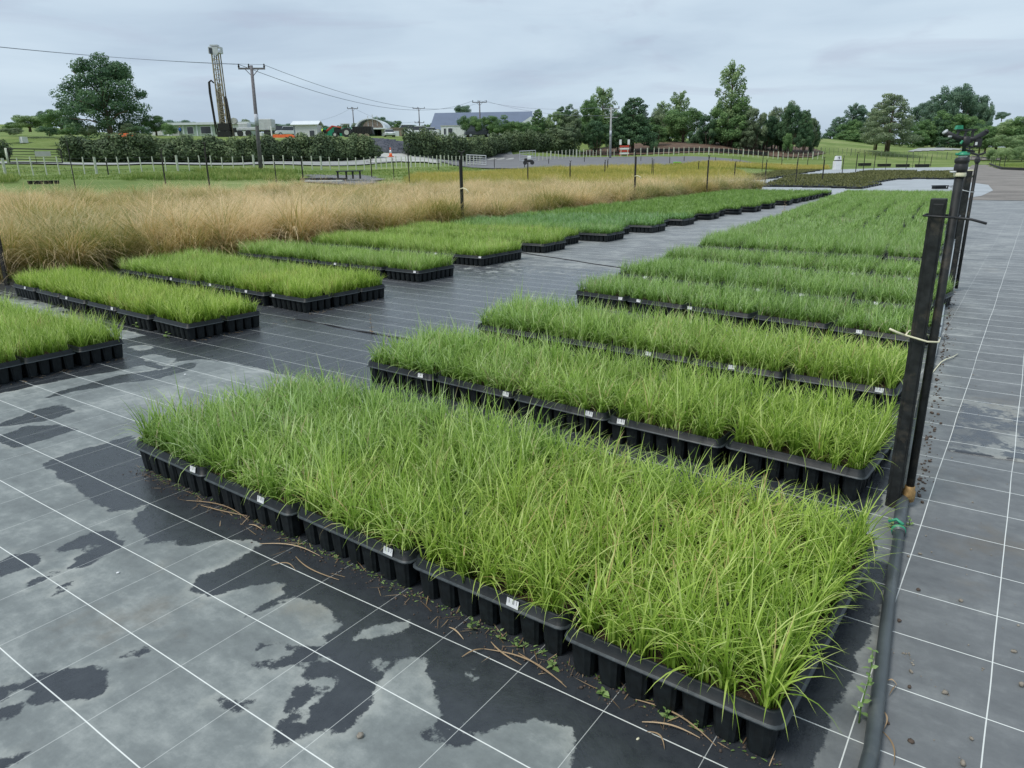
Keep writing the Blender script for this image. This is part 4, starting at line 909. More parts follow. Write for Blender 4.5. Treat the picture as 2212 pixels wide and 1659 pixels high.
# weeds amongst the grass of the beds
for i,(px,py,lb) in enumerate([(1290,700,'broad leaved weed poking from the fourth right bed'),(1555,968-180,'leafy weed rising between third and fourth right beds'),(1320,655,'bright weed in the third right bed'),(1330,1275+40,'round leaved weed in the front tray near its right end')][:0]): pass
e=weed(*c10(300,1090),.05,8,'round leaved clover like weed in the last tray of the nearest bed',20,leaf=.03); x,y,_=gp(*c10(310,1085),.16); e.location=(x,y,.15)
e=weed(1700,780,.16,10,'broad leaved weed rising out of the third right bed',21,leaf=.04); x,y,_=gp(1700,780,.2); e.location=(x,y,.15)
e=weed(1595,760,.16,10,'leafy weed standing between third and fourth right beds',22,leaf=.045); x,y,_=gp(1590,745,.2); e.location=(x,y,.15)
def dead_leaf(px0,py0,px1,py1,bend,label,wd=.004):
    a=np.array(gp(px0,py0));b=np.array(gp(px1,py1)); d=b-a; nrm=np.array([-d[1],d[0],0]); V=[];Q=[];k=10
    for i in range(k+1):
        t=i/k; p=a+d*t+nrm*bend*math.sin(math.pi*t)+np.array([0,0,.004+.010*math.sin(math.pi*t)]); s=nrm/np.linalg.norm(nrm)*wd*.5*math.sin(math.pi*(.1+.85*t)); V+=[p-s,p+s+np.array([0,0,.002])]
    Q=[(2*i,2*i+1,2*i+3,2*i+2) for i in range(k)]
    o=mk('dead_grass_blade',mesh_np('dead_grass_blade',V,Q,None,[M['dead']],{'tone':np.full(len(V),random.uniform(.3,1)),'s':np.full(len(V),.5)},smooth=True),label=label,cat='dead leaf',group='dead grass blades lying on the mat'); return o
for a,b,bd,lb in [(c8(1160,0),c8(1545,120),.08,'long tan dead blade on the mat by the second tray of the front bed'),(c8(1250,30),c8(1560,100),-.06,'pale dead blade just above the long tan one'),(c8(1550,150),c8(1635,185),0.0,'short straight dead blade beside the pots'),
    (c8(1615,270),c8(1990,345),.08,'curved dead blade across a white thread by the third tray'),(c8(1840,350),c8(2110,495),-.1,'broad dry blade under the third tray'),(c8(1690,405),c8(1840,435),.2,'thin curled blade near the white thread'),
    (c9(820,975),c9(960,925),0.,'short dry blade crossing the white thread'),(c9(960,925),c9(1470,1165),.09,'longest curved dead blade in front of the fourth tray'),(c9(1000,880),c9(1190,1025),-.1,'thin bent dead blade below the fourth tray'),
    (c9(1170,950),c9(1445,1135),-.03,'straight pale dead blade below the fourth tray pots'),(c9(1900,1240),c9(2400,1530),.08,'curved brown blade below the fifth tray'),(c9(1940,1380),c9(2300,1480),.05,'flat brown dead blade near the bottom right of the front bed'),
    (c9(1970,1440),c9(2080,1550),.2,'hooked thin blade crossing the thick thread'),(c9(740,790),c9(830,865),0.,'very short dry blade on the wet mat'),(c10(1310,1290),c10(1330,1440),.15,'bent tan blade right of the pipe'),(c10(1330,1440),c10(1400,1650),.1,'thin dry stem beside the pipe at the bottom'),
    (c10(1350,1130),c10(1420,1150),.2,'pale curled blade right of the pipe'),(c10(1420,1150),c10(1370,1220),0.,'short pale blade end right of the pipe')]:
    dead_leaf(*a,*b,bd,lb)
# litter and moss under the tray edge
def litter(name,n,region,lo,hi,wd,mat,label):
    P=np.array([region() for _ in range(n)]); P=np.concatenate([P,np.full((n,1),.003)],1)
    v,q,t,tn,ss=blades(P,rng.uniform(lo,hi,n),rng.uniform(0,6.28,n),rng.uniform(1.25,1.5,n),rng.uniform(-.2,.3,n),np.full(n,wd)*rng.uniform(.5,1.4,n),4,rng.uniform(0,1,n)); v[:,2]=np.clip(v[:,2],.002,.03)
    return mk(name,mesh_np(name,v,q,t,[mat],{'tone':tn,'s':ss}),label=label,cat='litter',kind='stuff')
def r1():
    t=random.random(); return (B1[0][0]+(B1[1][0]-B1[0][0])*t,B1[0][1]+(B1[1][1]-B1[0][1])*t+.03-abs(random.gauss(0,.05)))
litter('dry_leaf_litter',130,r1,.02,.09,.003,M['dead'],'fine dry leaf litter along the foot of the nearest bed')
def r2():
    t=random.random(); return (B1[0][0]+(B1[1][0]-B1[0][0])*t,B1[0][1]+(B1[1][1]-B1[0][1])*t+.035-abs(random.gauss(0,.02)))
litter('moss_sprouts',420,r2,.006,.02,.006,M['weed'],'tiny green moss sprouts under the edge of the nearest bed')
sp=[(lambda p:(p[0],p[1]))(r1()) for _ in range(900)]
scatter_stones('bed_edge_dirt',sp,.002,.007,M['stoned'],label='dark damp soil crumbs along the foot of the nearest bed',cat='dirt',kind='stuff')
def r3():
    b=random.choice((A1,A2,A3)); return (b[1][0]+.0+abs(random.gauss(0,.03)),b[1][1]+random.uniform(0,1.2))
litter('side_litter',120,r3,.02,.09,.005,M['dead'],'dry bits along the aisle side of the left beds')

# ------------------------------------------------------------------ stakes with small sprinklers across the field
def stake_proto(h,head=True,w=.055):
    e=empty('stake',(0,0,0)); mb=MB(); mb.box((0,0,h/2),(w,w*.8,h)); mb.build('shaft',M['stake'],e)
    mb=MB(); mb.tube([(w*.75,0,0),(w*.75,0,h*1.03)],.016,6); mb.build('riser_pipe',M['stake'],e)
    if head:
        mb=MB(); mb.lathe((w*.75,0,h*1.03),[(.02,0),(.03,.03),(.015,.07)],8); mb.tube([(w*.75-.09,0,h*1.03+.09),(w*.75,0,h*1.03+.06),(w*.75+.09,0,h*1.03+.09)],.014,6); mb.build('sprinkler_head',M['stake'],e)
    return e
def copy_tree(o,parent=None):
    c=o.copy(); COL.objects.link(c)
    if parent is not None: c.parent=parent
    for ch in [k for k in o.children]: copy_tree(ch,c)
    return c
protoA=stake_proto(1.0); first=[True]
def stake(x,y,z,h,label,lean=(0,0)):
    if first[0]: s=protoA; first[0]=False
    else: s=copy_tree(protoA)
    s.location=(x,y,z); s.scale=(1,1,h); s.rotation_euler=(lean[0],lean[1],random.uniform(0,3)); tag(s,label,'stake','dark sprinkler stakes standing in the grass rows'); return s
stake(-12.08,4.33,0,1.8,'dark stake at the far left edge beside the second left bed',(0,.03))
stake(-11.8,14.55,0,1.68,'tall black stake standing out between tan grass and the left beds')
stake(-12.2,25.2,0,1.72,'second tall black stake, in front of the golden grass by the far left beds')
stake(-11.7,31.2,0,1.55,'third tall black stake near the end of the tan grass')
mb=MB(); 
for (sx,sy,hh) in ((-11.8,14.55,1.0),(-12.2,25.2,1.05)):
    mb=MB(); mb.tube([(sx,sy-.05,hh-.02),(sx+.1,sy-.05,hh),(sx+.22,sy-.07,hh-.03),(sx+.28,sy-.07,hh-.1)],.014,6); tag(mb.build('loose_tie',M['cream'],smooth=True),'pale tie hanging off the %s tall black stake'%('first' if sy<20 else 'second'),'cable tie')
# (column, foot row or None, top row, distance)
rest=[(162,401,318,38),(237,395,348,60),(358,400,331,44),(452,399,318,40),(597,392,350,47),(655,394,347,50),(803,381,343,62),(851,384,347,58),(884,386,329,54),(947,367,341,82),
 (1068,363,344,88),(1140,384,351,54),(1133,363,346,84),(1231,384,352,56),(1185,360,344,96),(1306,381,349,64),(1262,360,340,98),(1408,381,346,64),(1312,378,346,70),(1384,356,340,100),(1411,383,348,62),(1446,363,340,90),(1508,378,351,72),(1477,357,344,100),
 (1586,382,353,60),(1545,356,340,102),(1582,357,341,98),(1598,358,340,96),(1646,370,337,80),(1652,398,351,46),(1718,401,349,44),(1776,394,345,52),(1688,358,336,104),(1723,356,338,108),(1744,357,336,104),(1803,357,338,108),(1818,383,341,66),(1848,370,333,80),(1863,382,334,70),(1887,370,336,84),(1912,371,337,82),(1957,366,338,94),(1971,361,340,100),(1984,359,341,104),(1997,357,340,108),(2010,357,339,110),(2068+20,354,336,114),
 (2168,366,341,92),(2158,361,341,98),(2150,357,341,104),(2145,355,341,108),(2141,353,342,112)]
rest.sort(key=lambda t:t[0]); cnt={}
OR2=ORD+['eighteenth','nineteenth','twentieth','twenty first','twenty second','twenty third','twenty fourth','twenty fifth','twenty sixth']
for i,(px,yb,yt,F) in enumerate(rest):
    x,y,zb=at(px,yb,F) if yb else pf(px,F); zt=at(px,yt,F)[2]; z0=G(x,y); z0=z0 if z0>.02 else 0
    near='before the long hedge' if px<800 else 'amid the golden grass' if px<1600 else 'around the brown seedling trays' if px<2110 else 'along the edged lawn bed'
    k=cnt.get(near,0); cnt[near]=k+1
    stake(x,y,z0,max(.6,zt-z0),'thin dark stake %s, %s from the left there'%(near,OR2[k]))

# ------------------------------------------------------------------ trees
def leaf_cloud(C,Rs,n,size,r,flat=1.0,shell=.55,up=.35,squash=None):
    """leaf quads spread through ellipsoid lobes"""
    C=np.array(C);Rs=np.array(Rs); vol=np.prod(Rs,1)**(2/3); k=r.choice(len(C),n,p=vol/vol.sum())
    d=r.normal(0,1,(n,3)); d/=np.linalg.norm(d,axis=1)[:,None]; rad=(shell+(1-shell)*r.random(n))[:,None]*np.where(r.random(n)<.08,1.18,1)[:,None]
    P=C[k]+d*Rs[k]*rad
    nrm=d+r.normal(0,.55,(n,3)); nrm[:,2]+=up; nrm/=np.linalg.norm(nrm,axis=1)[:,None]
    t=np.cross(nrm,r.normal(0,1,(n,3))); t/=np.linalg.norm(t,axis=1)[:,None]; b=np.cross(nrm,t)
    s=size*r.uniform(.5,1.3,n)[:,None]
    V=np.stack([P-t*s-b*s*.45,P+t*s*.3-b*s*.55,P+t*s+b*s*.4,P-t*s*.25+b*s*.6],1).reshape(-1,3); Q=np.arange(4*n).reshape(-1,4)
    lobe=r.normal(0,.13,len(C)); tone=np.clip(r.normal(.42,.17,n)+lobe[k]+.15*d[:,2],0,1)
    return V,Q,np.repeat(tone,4)
def tree_proto(kind,seed):
    """unit-height tree: returns trunk mesh, crown mesh"""
    r=np.random.default_rng(seed); tr=MB(); C=[];R=[]
    if kind=='oak':
        tr.tube([(0,0,-.03),(0,0,.12),(.01,0,.3),(0,.01,.55),(0,0,.8)],[.035,.028,.022,.014,.006],7)
        for i in range(11):
            a=i*2.4; h0=.12+.04*i; L=.42*(1-.04*i); zt=h0+.10+.03*i; p=(L*math.cos(a),L*math.sin(a),min(.85,zt)); tr.tube([(0,0,h0),(p[0]*.5,p[1]*.5,h0*.4+p[2]*.6+.02),p],[.013,.009,.004],5)
        for i in range(90):
            z=.07+.88*r.random()**1.15; w=.54*min(1,(1.02-z)/.62)**.62; a=r.uniform(0,6.28); q=w*r.uniform(.35,.92); C.append((q*math.cos(a),q*math.sin(a),z)); s=r.uniform(.06,.12); R.append((s*1.2,s*1.2,s*.8))
        C.append((0,0,.42));R.append((.3,.3,.3)); n,sz,mat=26000,.0125,'t_dark'
    elif kind=='round':
        tr.tube([(0,0,-.03),(.01,0,.2),(0,.01,.45)],[.04,.03,.015],6)
        for i in range(6):
            a=i*1.05; tr.tube([(0,0,.18),(.18*math.cos(a),.18*math.sin(a),.45)],[.018,.007],5)
        for i in range(28):
            z=.26+.6*r.random(); w=.5*math.sqrt(max(0,1-((z-.52)/.48)**2)); a=r.uniform(0,6.28); q=w*r.uniform(.5,.88); C.append((q*math.cos(a),q*math.sin(a),z)); s=r.uniform(.09,.17); R.append((s*1.1,s*1.1,s*.8))
        C.append((0,0,.52));R.append((.36,.36,.3)); n,sz,mat=13000,.0175,'t_mid'
    elif kind=='poplar':
        tr.tube([(0,0,-.02),(0,0,.3),(0,.01,.7),(0,0,.97)],[.022,.016,.010,.003],6)
        for i in range(30):
            z=.1+.82*i/30; a=i*2.4; w=.21*(1-((z-.38)/.64)**2)+.02; tr.tube([(0,0,z),(w*.8*math.cos(a),w*.8*math.sin(a),z+.09)],[.006,.002],4)
            C.append((w*.75*math.cos(a),w*.75*math.sin(a),z+.06)); s=r.uniform(.035,.06)*(1.2-.5*z); R.append((s*1.1,s*1.1,s*1.5)); C.append((w*.35*math.cos(a),w*.35*math.sin(a),z+.02)); R.append((s,s,s*1.5))
        for i in range(6): C.append((r.normal(0,.06),r.normal(0,.06),.1+.07*i)); R.append((.1,.1,.09))
        n,sz,mat=13000,.0115,'t_light'
    elif kind=='cone':
        tr.tube([(0,0,-.02),(0,0,.5),(0,0,.95)],[.03,.018,.004],6)
        for i in range(44):
            z=.13+.82*(i/44)**.9; a=i*2.4; w=.40*(1-z)**.6*min(1,(z/.2))+.03; q=w*r.uniform(.6,.95); C.append((q*math.cos(a),q*math.sin(a),z)); s=.05+.08*(1-z); R.append((s*1.3,s*1.3,s*.7)); tr.tube([(0,0,z),(q*math.cos(a),q*math.sin(a),z)],[.006,.002],4)
        C.append((0,0,.4)); R.append((.16,.16,.28)); n,sz,mat=15000,.0145,'t_dark'
    elif kind=='cedar':
        tr.tube([(0,0,-.02),(.0,0,.3),(.01,0,.95)],[.035,.022,.004],6); tr.tube([(-.06,.02,-.02),(-.07,.02,.2)],[.018,.01],5)
        for i in range(36):
            z=.15+.8*i/36; a=i*2.4; w=(.40*(1-(z-.15)/.85)**.55+.05); q=w*r.uniform(.55,1); C.append((q*math.cos(a),q*math.sin(a),z-.02*q)); s=r.uniform(.11,.16)*(1.1-z*.6); R.append((s*1.4,s*1.4,s*.5)); tr.tube([(0,0,z),(q*math.cos(a),q*math.sin(a),z-.02*q)],[.008,.002],4)
        n,sz,mat=15000,.0135,'t_grey'
    elif kind=='multi':                           # clumped copse tree with several stems
        for i in range(4):
            a=i*1.6; tr.tube([(.05*math.cos(a),.05*math.sin(a),-.03),(.12*math.cos(a),.12*math.sin(a),.3),(.2*math.cos(a),.2*math.sin(a),.6)],[.02,.014,.005],5)
        for i in range(52):
            z=.08+.82*r.random(); w=.48*math.sqrt(max(0,1-((z-.45)/.56)**2)); a=r.uniform(0,6.28); q=w*r.uniform(.3,.95); C.append((q*math.cos(a),q*math.sin(a),z+r.normal(0,.05))); s=r.uniform(.07,.14); R.append((s,s,s*.85))
        n,sz,mat=14000,.018,'t_grey'
    elif kind=='bush':
        tr.tube([(0,0,-.05),(0,0,.3)],[.03,.012],5)
        for i in range(16):
            z=.15+.6*r.random(); w=.6*math.sqrt(max(0,1-((z-.25)/.8)**2)); a=r.uniform(0,6.28); q=w*r.uniform(.3,.9); C.append((q*math.cos(a),q*math.sin(a),z)); s=r.uniform(.14,.24); R.append((s*1.2,s*1.2,s))
        n,sz,mat=6000,.027,'t_mid'
    V,Q,tn=leaf_cloud(C,R,n,sz,r)
    return tr.mesh('trunk',M['bark'],True),(V,Q,tn)
PROT={}
def get_crown(kind,seed,matn):
    k=(kind,seed,matn)
    if k not in PROT:
        if (kind,seed) not in PROT: PROT[(kind,seed)]=tree_proto(kind,seed)
        t,(V,Q,tn)=PROT[(kind,seed)]
        PROT[k]=(t,mesh_np('crown',V,Q,None,[M[matn]],{'tone':tn,'s':tn*0}))
    return PROT[k]
def tree(kind,px,F,ytop,wpx,matn,label,seed=0,ybase=None,name='tree',cat='tree',group=None,sink=0):
    x,y,z=pf(px,F); yb=ybase if ybase is not None else 300
    x,y,_=at(px,(yb*.55+ytop*.45),F); z=G(x,y)
    if ybase is not None: z=at(px,ybase,F)[2]
    zt=at(px,ytop,F)[2]; h=zt-z+sink; wm=wpx*F/1640.
    nat={'oak':1.12,'round':1.05,'poplar':.52,'cone':.80,'cedar':.98,'multi':1.02,'bush':1.5}[kind]
    t,c=get_crown(kind,seed%3,matn)
    e=empty(name,(x,y,z-sink),random.uniform(0,6.28)); s=wm/nat; e.scale=(s,s,h); tag(e,label,cat,group)
    a=bpy.data.objects.new('trunk',t); link(a,e); b=bpy.data.objects.new('crown',c); link(b,e); return e
T=tree
T('oak',226,118,115,205,'t_dark','large broad dark green tree at left beside the paddock',0,ybase=294,name='broadleaf_tree')
T('round',62,128,246,85,'t_light','low rounded pale green tree at far left of the paddock',1,ybase=284,name='round_tree')
T('round',28,132,262,40,'t_mid','small green bush tree at the left frame edge',2,ybase=286,name='bush',cat='bush')
T('round',130,126,226,80,'t_mid','rounded olive tree tucked against the large dark tree',0,ybase=288,name='round_tree')
T('cone',95,230,238,40,'t_blue','distant dark tree top behind the paddock trees',1,name='far_tree')
T('round',335,122,246,62,'t_mid','bright green rounded tree right of the large dark tree',2,ybase=292,name='round_tree')
T('bush',20,118,273,60,'t_grey','low dull shrub by the paddock fence at far left',0,ybase=291,name='shrub',cat='shrub')
for i,(px,yt,w) in enumerate([(105,270,50),(150,272,55),(190,268,50),(300,268,60),(365,262,40),(272,262,40)]):
    T('bush',px,114,yt,w,['t_dark','t_mid','t_grey'][i%3],'undergrowth shrub under the large dark tree, '+['leftmost','second from left','third from left','fifth from left','rightmost','fourth from left'][i],i,ybase=293,name='shrub',cat='shrub',group='undergrowth shrubs below the large dark tree')
# skyline line of trees behind the yard
sk=[(385,254,60),(415,258,45),(576,258,60),(612,263,50),(645,262,40),(680,264,30),(712,268,40),(742,265,36),(772,262,40),(820,247,60),(852,256,46),(880,268,36),(905,266,50),(700,270,40),(540,253,50),(560,262,36),(930,262,34)]
wd_=['behind the long pale building, left end','behind the long pale building, second','right of the drill rig, tallest','left of the white shed','just left of the white shed roof','behind the white shed','behind the green netting, left end','behind the green netting, middle','left of the arched shelter','rising behind the arched shelter','right behind the arched shelter','between shelter and barn, left','between shelter and barn, right','behind the netting beside the shed','behind the drill rig base','in the gap right of the drill rig','against the barn gable']
for i,(px,yt,w) in enumerate(sk):
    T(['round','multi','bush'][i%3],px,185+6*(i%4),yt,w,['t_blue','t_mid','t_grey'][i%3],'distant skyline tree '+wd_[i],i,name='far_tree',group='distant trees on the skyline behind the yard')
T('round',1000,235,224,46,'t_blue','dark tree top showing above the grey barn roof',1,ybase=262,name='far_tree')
T('multi',1222,215,226,42,'t_dark','dark flat topped distant tree left of the copse',2,ybase=268,name='far_tree')
# trees around the barn
br=[(1012,242,46,140),(1037,248,46,138),(1075,245,60,137),(1104,256,46,136),(1128,259,52,135)]
for i,(px,yt,w,F) in enumerate(br): T('round',px,F,yt,w,'t_mid','clipped round tree in front of the grey barn, '+['leftmost of five','second of five','third and largest of five','fourth of five','rightmost of five'][i],i,ybase=299,name='round_tree',group='round trees in front of the barn')
T('cone',1162,138,233,40,'t_mid','upright green tree at the right end of the barn',0,ybase=300,name='tree')
T('multi',1195,139,232,62,'t_light','loose pale green tree right of the barn',1,ybase=302)
T('round',1140,134,262,40,'t_mid','dark round bush tree just left of the copse',0,ybase=303,name='round_tree')
T('multi',1235,138,240,60,'t_grey','grey green tree at the left edge of the copse',2,ybase=306)
T('multi',1215,133,268,70,'t_grey','low grey green shrub mass left of the power pole',1,ybase=312)
T('poplar',1303,160,186,86,'t_light','tall thin leaved tree left of the power pole',0,ybase=310)
T('multi',1275,148,215,60,'t_mid','loose tree before the tall thin leaved one',0,ybase=315)
T('cone',1368,142,206,98,'t_dark','big dark dense tree right of the power pole',1,ybase=325)
T('cone',1335,140,240,56,'t_dark','dark conifer close behind the power pole',2,ybase=325)
T('multi',1290,138,262,64,'t_dark','dark scrubby tree behind the power pole foot',0,ybase=324)
T('poplar',1428,168,218,54,'t_light','slim pale tree between dark tree and round tree',1,ybase=312)
T('poplar',1466,172,194,74,'t_light','two tufted pale tree behind the round tree',2,ybase=310)
T('round',1477,158,228,92,'t_mid','umbrella shaped round green tree on the bank',1,ybase=308,name='round_tree')
T('multi',1420,150,262,50,'t_mid','small green tree on the bank left of the round one',1,ybase=310)
T('poplar',1578,152,132,92,'t_light','tallest pale green poplar on the bank',0,ybase=320)
T('multi',1576,150,215,96,'t_mid','leafy lower growth around the tallest poplar',2,ybase=318)
T('multi',1530,150,250,50,'t_dark','dark small tree left of the tallest poplar',0,ybase=318)
dk=[(1630,235,56),(1655,240,56),(1688,222,66),(1712,228,62),(1740,238,50),(1672,262,60),(1610,262,50),(1758,246,34)]
for i,(px,yt,w) in enumerate(dk): T('multi',px,148+(i%3)*3,yt,w,['t_grey','t_dark'][i%2],'dull grey green copse tree, '+['directly right of the tallest poplar','second right of the poplar','with the highest top right of the poplar','behind the middle of the copse','near the right end of the copse','low in the middle of the copse','low beside the poplar foot','slim one at the right end'][i],i,ybase=322,group='grey green trees of the copse on the bark bank')
T('cone',1739,143,234,38,'t_dark','narrow dark conifer closing the copse on its right',0,ybase=324)
T('bush',1702,139,280,30,'t_mid','light green bush standing in front of the copse',0,ybase=327,name='bush',cat='bush')
T('bush',1412,139,302,24,'t_dark','round clipped dark bush below the bark bank',1,ybase=328,name='bush',cat='bush')
for i,px in enumerate(range(1165,1300,15)): T('bush',px,142,286-6*(i%3),38,['t_grey','t_mid','t_dark'][i%3],'undergrowth bush at the left foot of the copse, %s from the left'%ORD[i],i,ybase=312,name='bush',cat='bush',group='undergrowth at the left foot of the copse')
for i,px in enumerate(range(1500,1765,17)): T('bush',px,153+(i%3),276-7*(i%3),42,['t_dark','t_grey','t_dark'][i%3],'dark undergrowth bush along the bark bank, %s from the left'%ORD[i],i,ybase=318,name='bush',cat='bush',group='undergrowth bushes along the bark bank')
for i,px in enumerate(range(1240,1470,23)): T('multi',px,165,250-8*(i%3),56,['t_grey','t_mid'][i%2],'background tree filling the copse behind the power pole, %s from the left'%ORD[i],i,ybase=312,group='background trees behind the power pole')
# right hand group
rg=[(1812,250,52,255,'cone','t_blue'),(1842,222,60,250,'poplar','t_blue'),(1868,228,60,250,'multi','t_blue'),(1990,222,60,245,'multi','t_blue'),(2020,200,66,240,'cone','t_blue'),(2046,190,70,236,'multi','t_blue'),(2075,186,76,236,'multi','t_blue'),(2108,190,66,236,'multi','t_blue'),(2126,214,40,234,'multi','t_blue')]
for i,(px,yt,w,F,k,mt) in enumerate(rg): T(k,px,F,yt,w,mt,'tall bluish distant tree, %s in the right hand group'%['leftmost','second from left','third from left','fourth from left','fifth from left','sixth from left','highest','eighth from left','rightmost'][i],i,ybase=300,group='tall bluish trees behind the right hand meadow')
T('cedar',1925,152,196,110,'t_grey','single layered conifer standing on the right hand meadow',0,ybase=325,name='cedar_tree')
T('cedar',1898,160,215,70,'t_grey','smaller layered conifer behind the single meadow conifer',1,ybase=322,name='cedar_tree')
for i,(px,yt,w,F) in enumerate([(1835,262,60,215),(1800,278,46,215),(1870,272,60,205),(1985,262,70,205),(2020,250,74,205),(2052,240,80,205),(2090,252,70,205),(2120,258,60,200),(1860,290,80,200),(1970,285,70,195),(2060,290,80,190),(2110,292,60,180),(1815,290,50,210)]):
    T('multi',px,F,yt,w,['t_mid','t_dark','t_mid'][i%3],'spreading green shrub tree behind the meadow conifer, '+['left','far left','centre left','centre','centre right with high top','right of centre','right','far right','low left','low centre','low right','lowest at far right','lowest at far left'][i],i,ybase=318,group='green shrub trees along the back of the right hand meadow')
for i,(px,yt,w,F) in enumerate([(2155,262,100,150),(2195,250,90,145),(2235,240,110,142),(2180,285,80,135),(2130,285,60,150),(2290,236,130,140),(2120,262,50,160)]):
    T('round',px,F,yt,w,['t_mid','t_light'][i%2],'rounded shrub tree at the right edge, '+['large one left of the edge','pale one near the edge','tall one cut by the frame','low front one','small left one','beyond the frame edge','far left behind'][i],i,ybase=330,name='round_tree',group='rounded shrub trees at the right frame edge')
for i,(px,w) in enumerate([(2150,40),(2180,50),(2210,50),(2240,50)]): T('bush',px,130,316-2*i,w,'t_light','low pale scrub below the right edge trees, '+['first','second','third','fourth'][i]+' from left',i,ybase=347,name='shrub',cat='shrub',group='low scrub at the right frame edge')
T('round',2165,420,238,28,'t_blue','tiny distant hill tree above the right edge shrubs',0,ybase=262,name='far_tree')

# hedges
def hedge(name,line,h_fn,width,n,label,size=.15):
    L=[np.array(p[:2]) for p in line]; d=np.concatenate([[0],np.cumsum([np.linalg.norm(L[i+1]-L[i]) for i in range(len(L)-1)])]); r=np.random.default_rng(len(name)+n)
    m_=int(d[-1]/1.0); C=[];R=[]
    for i in range(m_):
        t=(i+.5)/m_; x=np.interp(t*d[-1],d,[p[0] for p in L]);y=np.interp(t*d[-1],d,[p[1] for p in L]); h=h_fn(t)
        z=G(x,y); hh=.86*h*r.uniform(.82,1.14)
        C.append((x+r.normal(0,.3),y+r.normal(0,.3),z+hh*.42)); R.append((width*.9,width*.9,hh*.52)); C.append((x+r.normal(0,.6),y+r.normal(0,.6),z+hh*.75)); R.append((.9,.9,hh*.3)); C.append((x+r.normal(0,.6),y+r.normal(0,.6),z+hh*.3)); R.append((1.,1.,hh*.35))
    V,Q,tn=leaf_cloud(C,R,n,size,r,shell=.6)
    e=empty(name,(0,0,0)); tag(e,label,'hedge')
    mk('foliage',mesh_np('foliage',V,Q,None,[M['hedge']],{'tone':tn,'s':tn*0}),e)
    mb=MB()
    for i in range(0,m_,2): mb.tube([(C[3*i][0],C[3*i][1],C[3*i][2]-h_fn(.5)*.5),(C[3*i][0]+.2,C[3*i][1],C[3*i][2]+.4)],[.08,.03],5)
    mb.build('stems',M['bark'],e); return e
hedge('hedge',[pf(x,f) for x,f in ((168,83),(300,85),(450,87),(560,89),(700,94),(812,100))],lambda t:3.2+.5*math.sin(t*9)*.3,1.5,70000,'long dark hedge of shrubs running left of the driveway')
hedge('hedge',[pf(x,f) for x,f in ((893,106),(960,110),(1040,118),(1130,128),(1240,134))],lambda t:4.3-1.6*t if t<.6 else 3.5+.9*(t-.6),1.5,45000,'dark shrub hedge right of the driveway')
hedge('hedge',[pf(x,f) for x,f in ((-60,82),(12,83))],lambda t:2.6,1.4,5000,'short piece of hedge at the left frame edge')
T('bush',402,92,284,44,'t_grey','taller grey shrub growing up out of the long hedge',1,ybase=322,name='shrub',cat='shrub')
T('bush',700,96,292,46,'t_mid','taller green shrub in the long hedge below the white shed',2,ybase=322,name='shrub',cat='shrub')

# ------------------------------------------------------------------ fences
def batten_fence(name,tops,mat,label,h=1.2,wires=4,wire_mat=None,w=.06,post_every=7,big=M['batten']):
    """tops: list of world foot points"""
    e=empty(name,(0,0,0)); tag(e,label,'fence'); mb=MB(); mb.box((0,0,h/2),(w,w*.6,h)); bm_=mb.mesh('batten',mat); mb=MB(); mb.tube([(0,0,0),(0,0,h*1.05)],w*1.1,7); pm=mb.mesh('post',mat)
    for i,p in enumerate(tops):
        if i%post_every==3: inst('post',pm,e,p)
        else:
            o=inst('batten',bm_,e,p,random.uniform(0,3),random.uniform(.92,1.08)); o.rotation_euler=(random.uniform(-.04,.04),random.uniform(-.04,.04),0)
    mb=MB()
    for k in range(wires):
        zz=h*(.22+.72*k/max(1,wires-1)); mb.tube([(p[0],p[1],p[2]+zz) for p in tops],.006,4)
    mb.build('wires',wire_mat or M['wire'],e); return e
def row(points,n):
    P=np.array([p[:2] for p in points]); d=np.concatenate([[0],np.cumsum(np.linalg.norm(np.diff(P,axis=0),axis=1))]); t=np.linspace(0,d[-1],n); X=np.interp(t,d,P[:,0]);Y=np.interp(t,d,P[:,1]); return [(x,y,G(x,y)) for x,y in zip(X,Y)]
batten_fence('batten_fence',row([pf(x,f) for x,f in ((-60,52),(20,55),(300,64),(560,71),(800,79),(930,90),(1045,103))],64),M['batten'],'long pale batten fence before the hedge at left',h=1.25,w=.09)
batten_fence('batten_fence',row([pf(x,f) for x,f in ((1172,112),(1300,130),(1420,133))],26),M['batten'],'pale batten fence running from gate past the power pole',h=1.25,w=.1)
batten_fence('batten_fence',row([pf(x,f) for x,f in ((1430,132),(1600,135),(1785,137))],34),M['batten'],'pale batten fence below the bark bank and copse',h=1.25,w=.09)
batten_fence('dark_fence',row([pf(x,f) for x,f in ((1560,150),(1750,148),(1950,146),(2130,140))],60),M['batten2'],'dull grey green fence crossing the right hand meadow',h=1.25,w=.07)
mb=MB(); L=row([pf(x,f) for x,f in ((1395,139),(1500,139.5),(1600,140),(1668,141))],30)
e=empty('timber_edging',(0,0,0)); tag(e,'low dark timber edging along the foot of the bark bank','edging')
for i in range(29):
    a,b=L[i],L[i+1]; mb=MB(); mb.box((0,0,.35),(math.dist(a[:2],b[:2])*.97,.12,.6)); o=mb.build('timber_sleeper',M['tarry'],e); o.location=((a[0]+b[0])/2,(a[1]+b[1])/2,(a[2]+b[2])/2); o.rotation_euler=(0,0,math.atan2(b[1]-a[1],b[0]-a[0]))
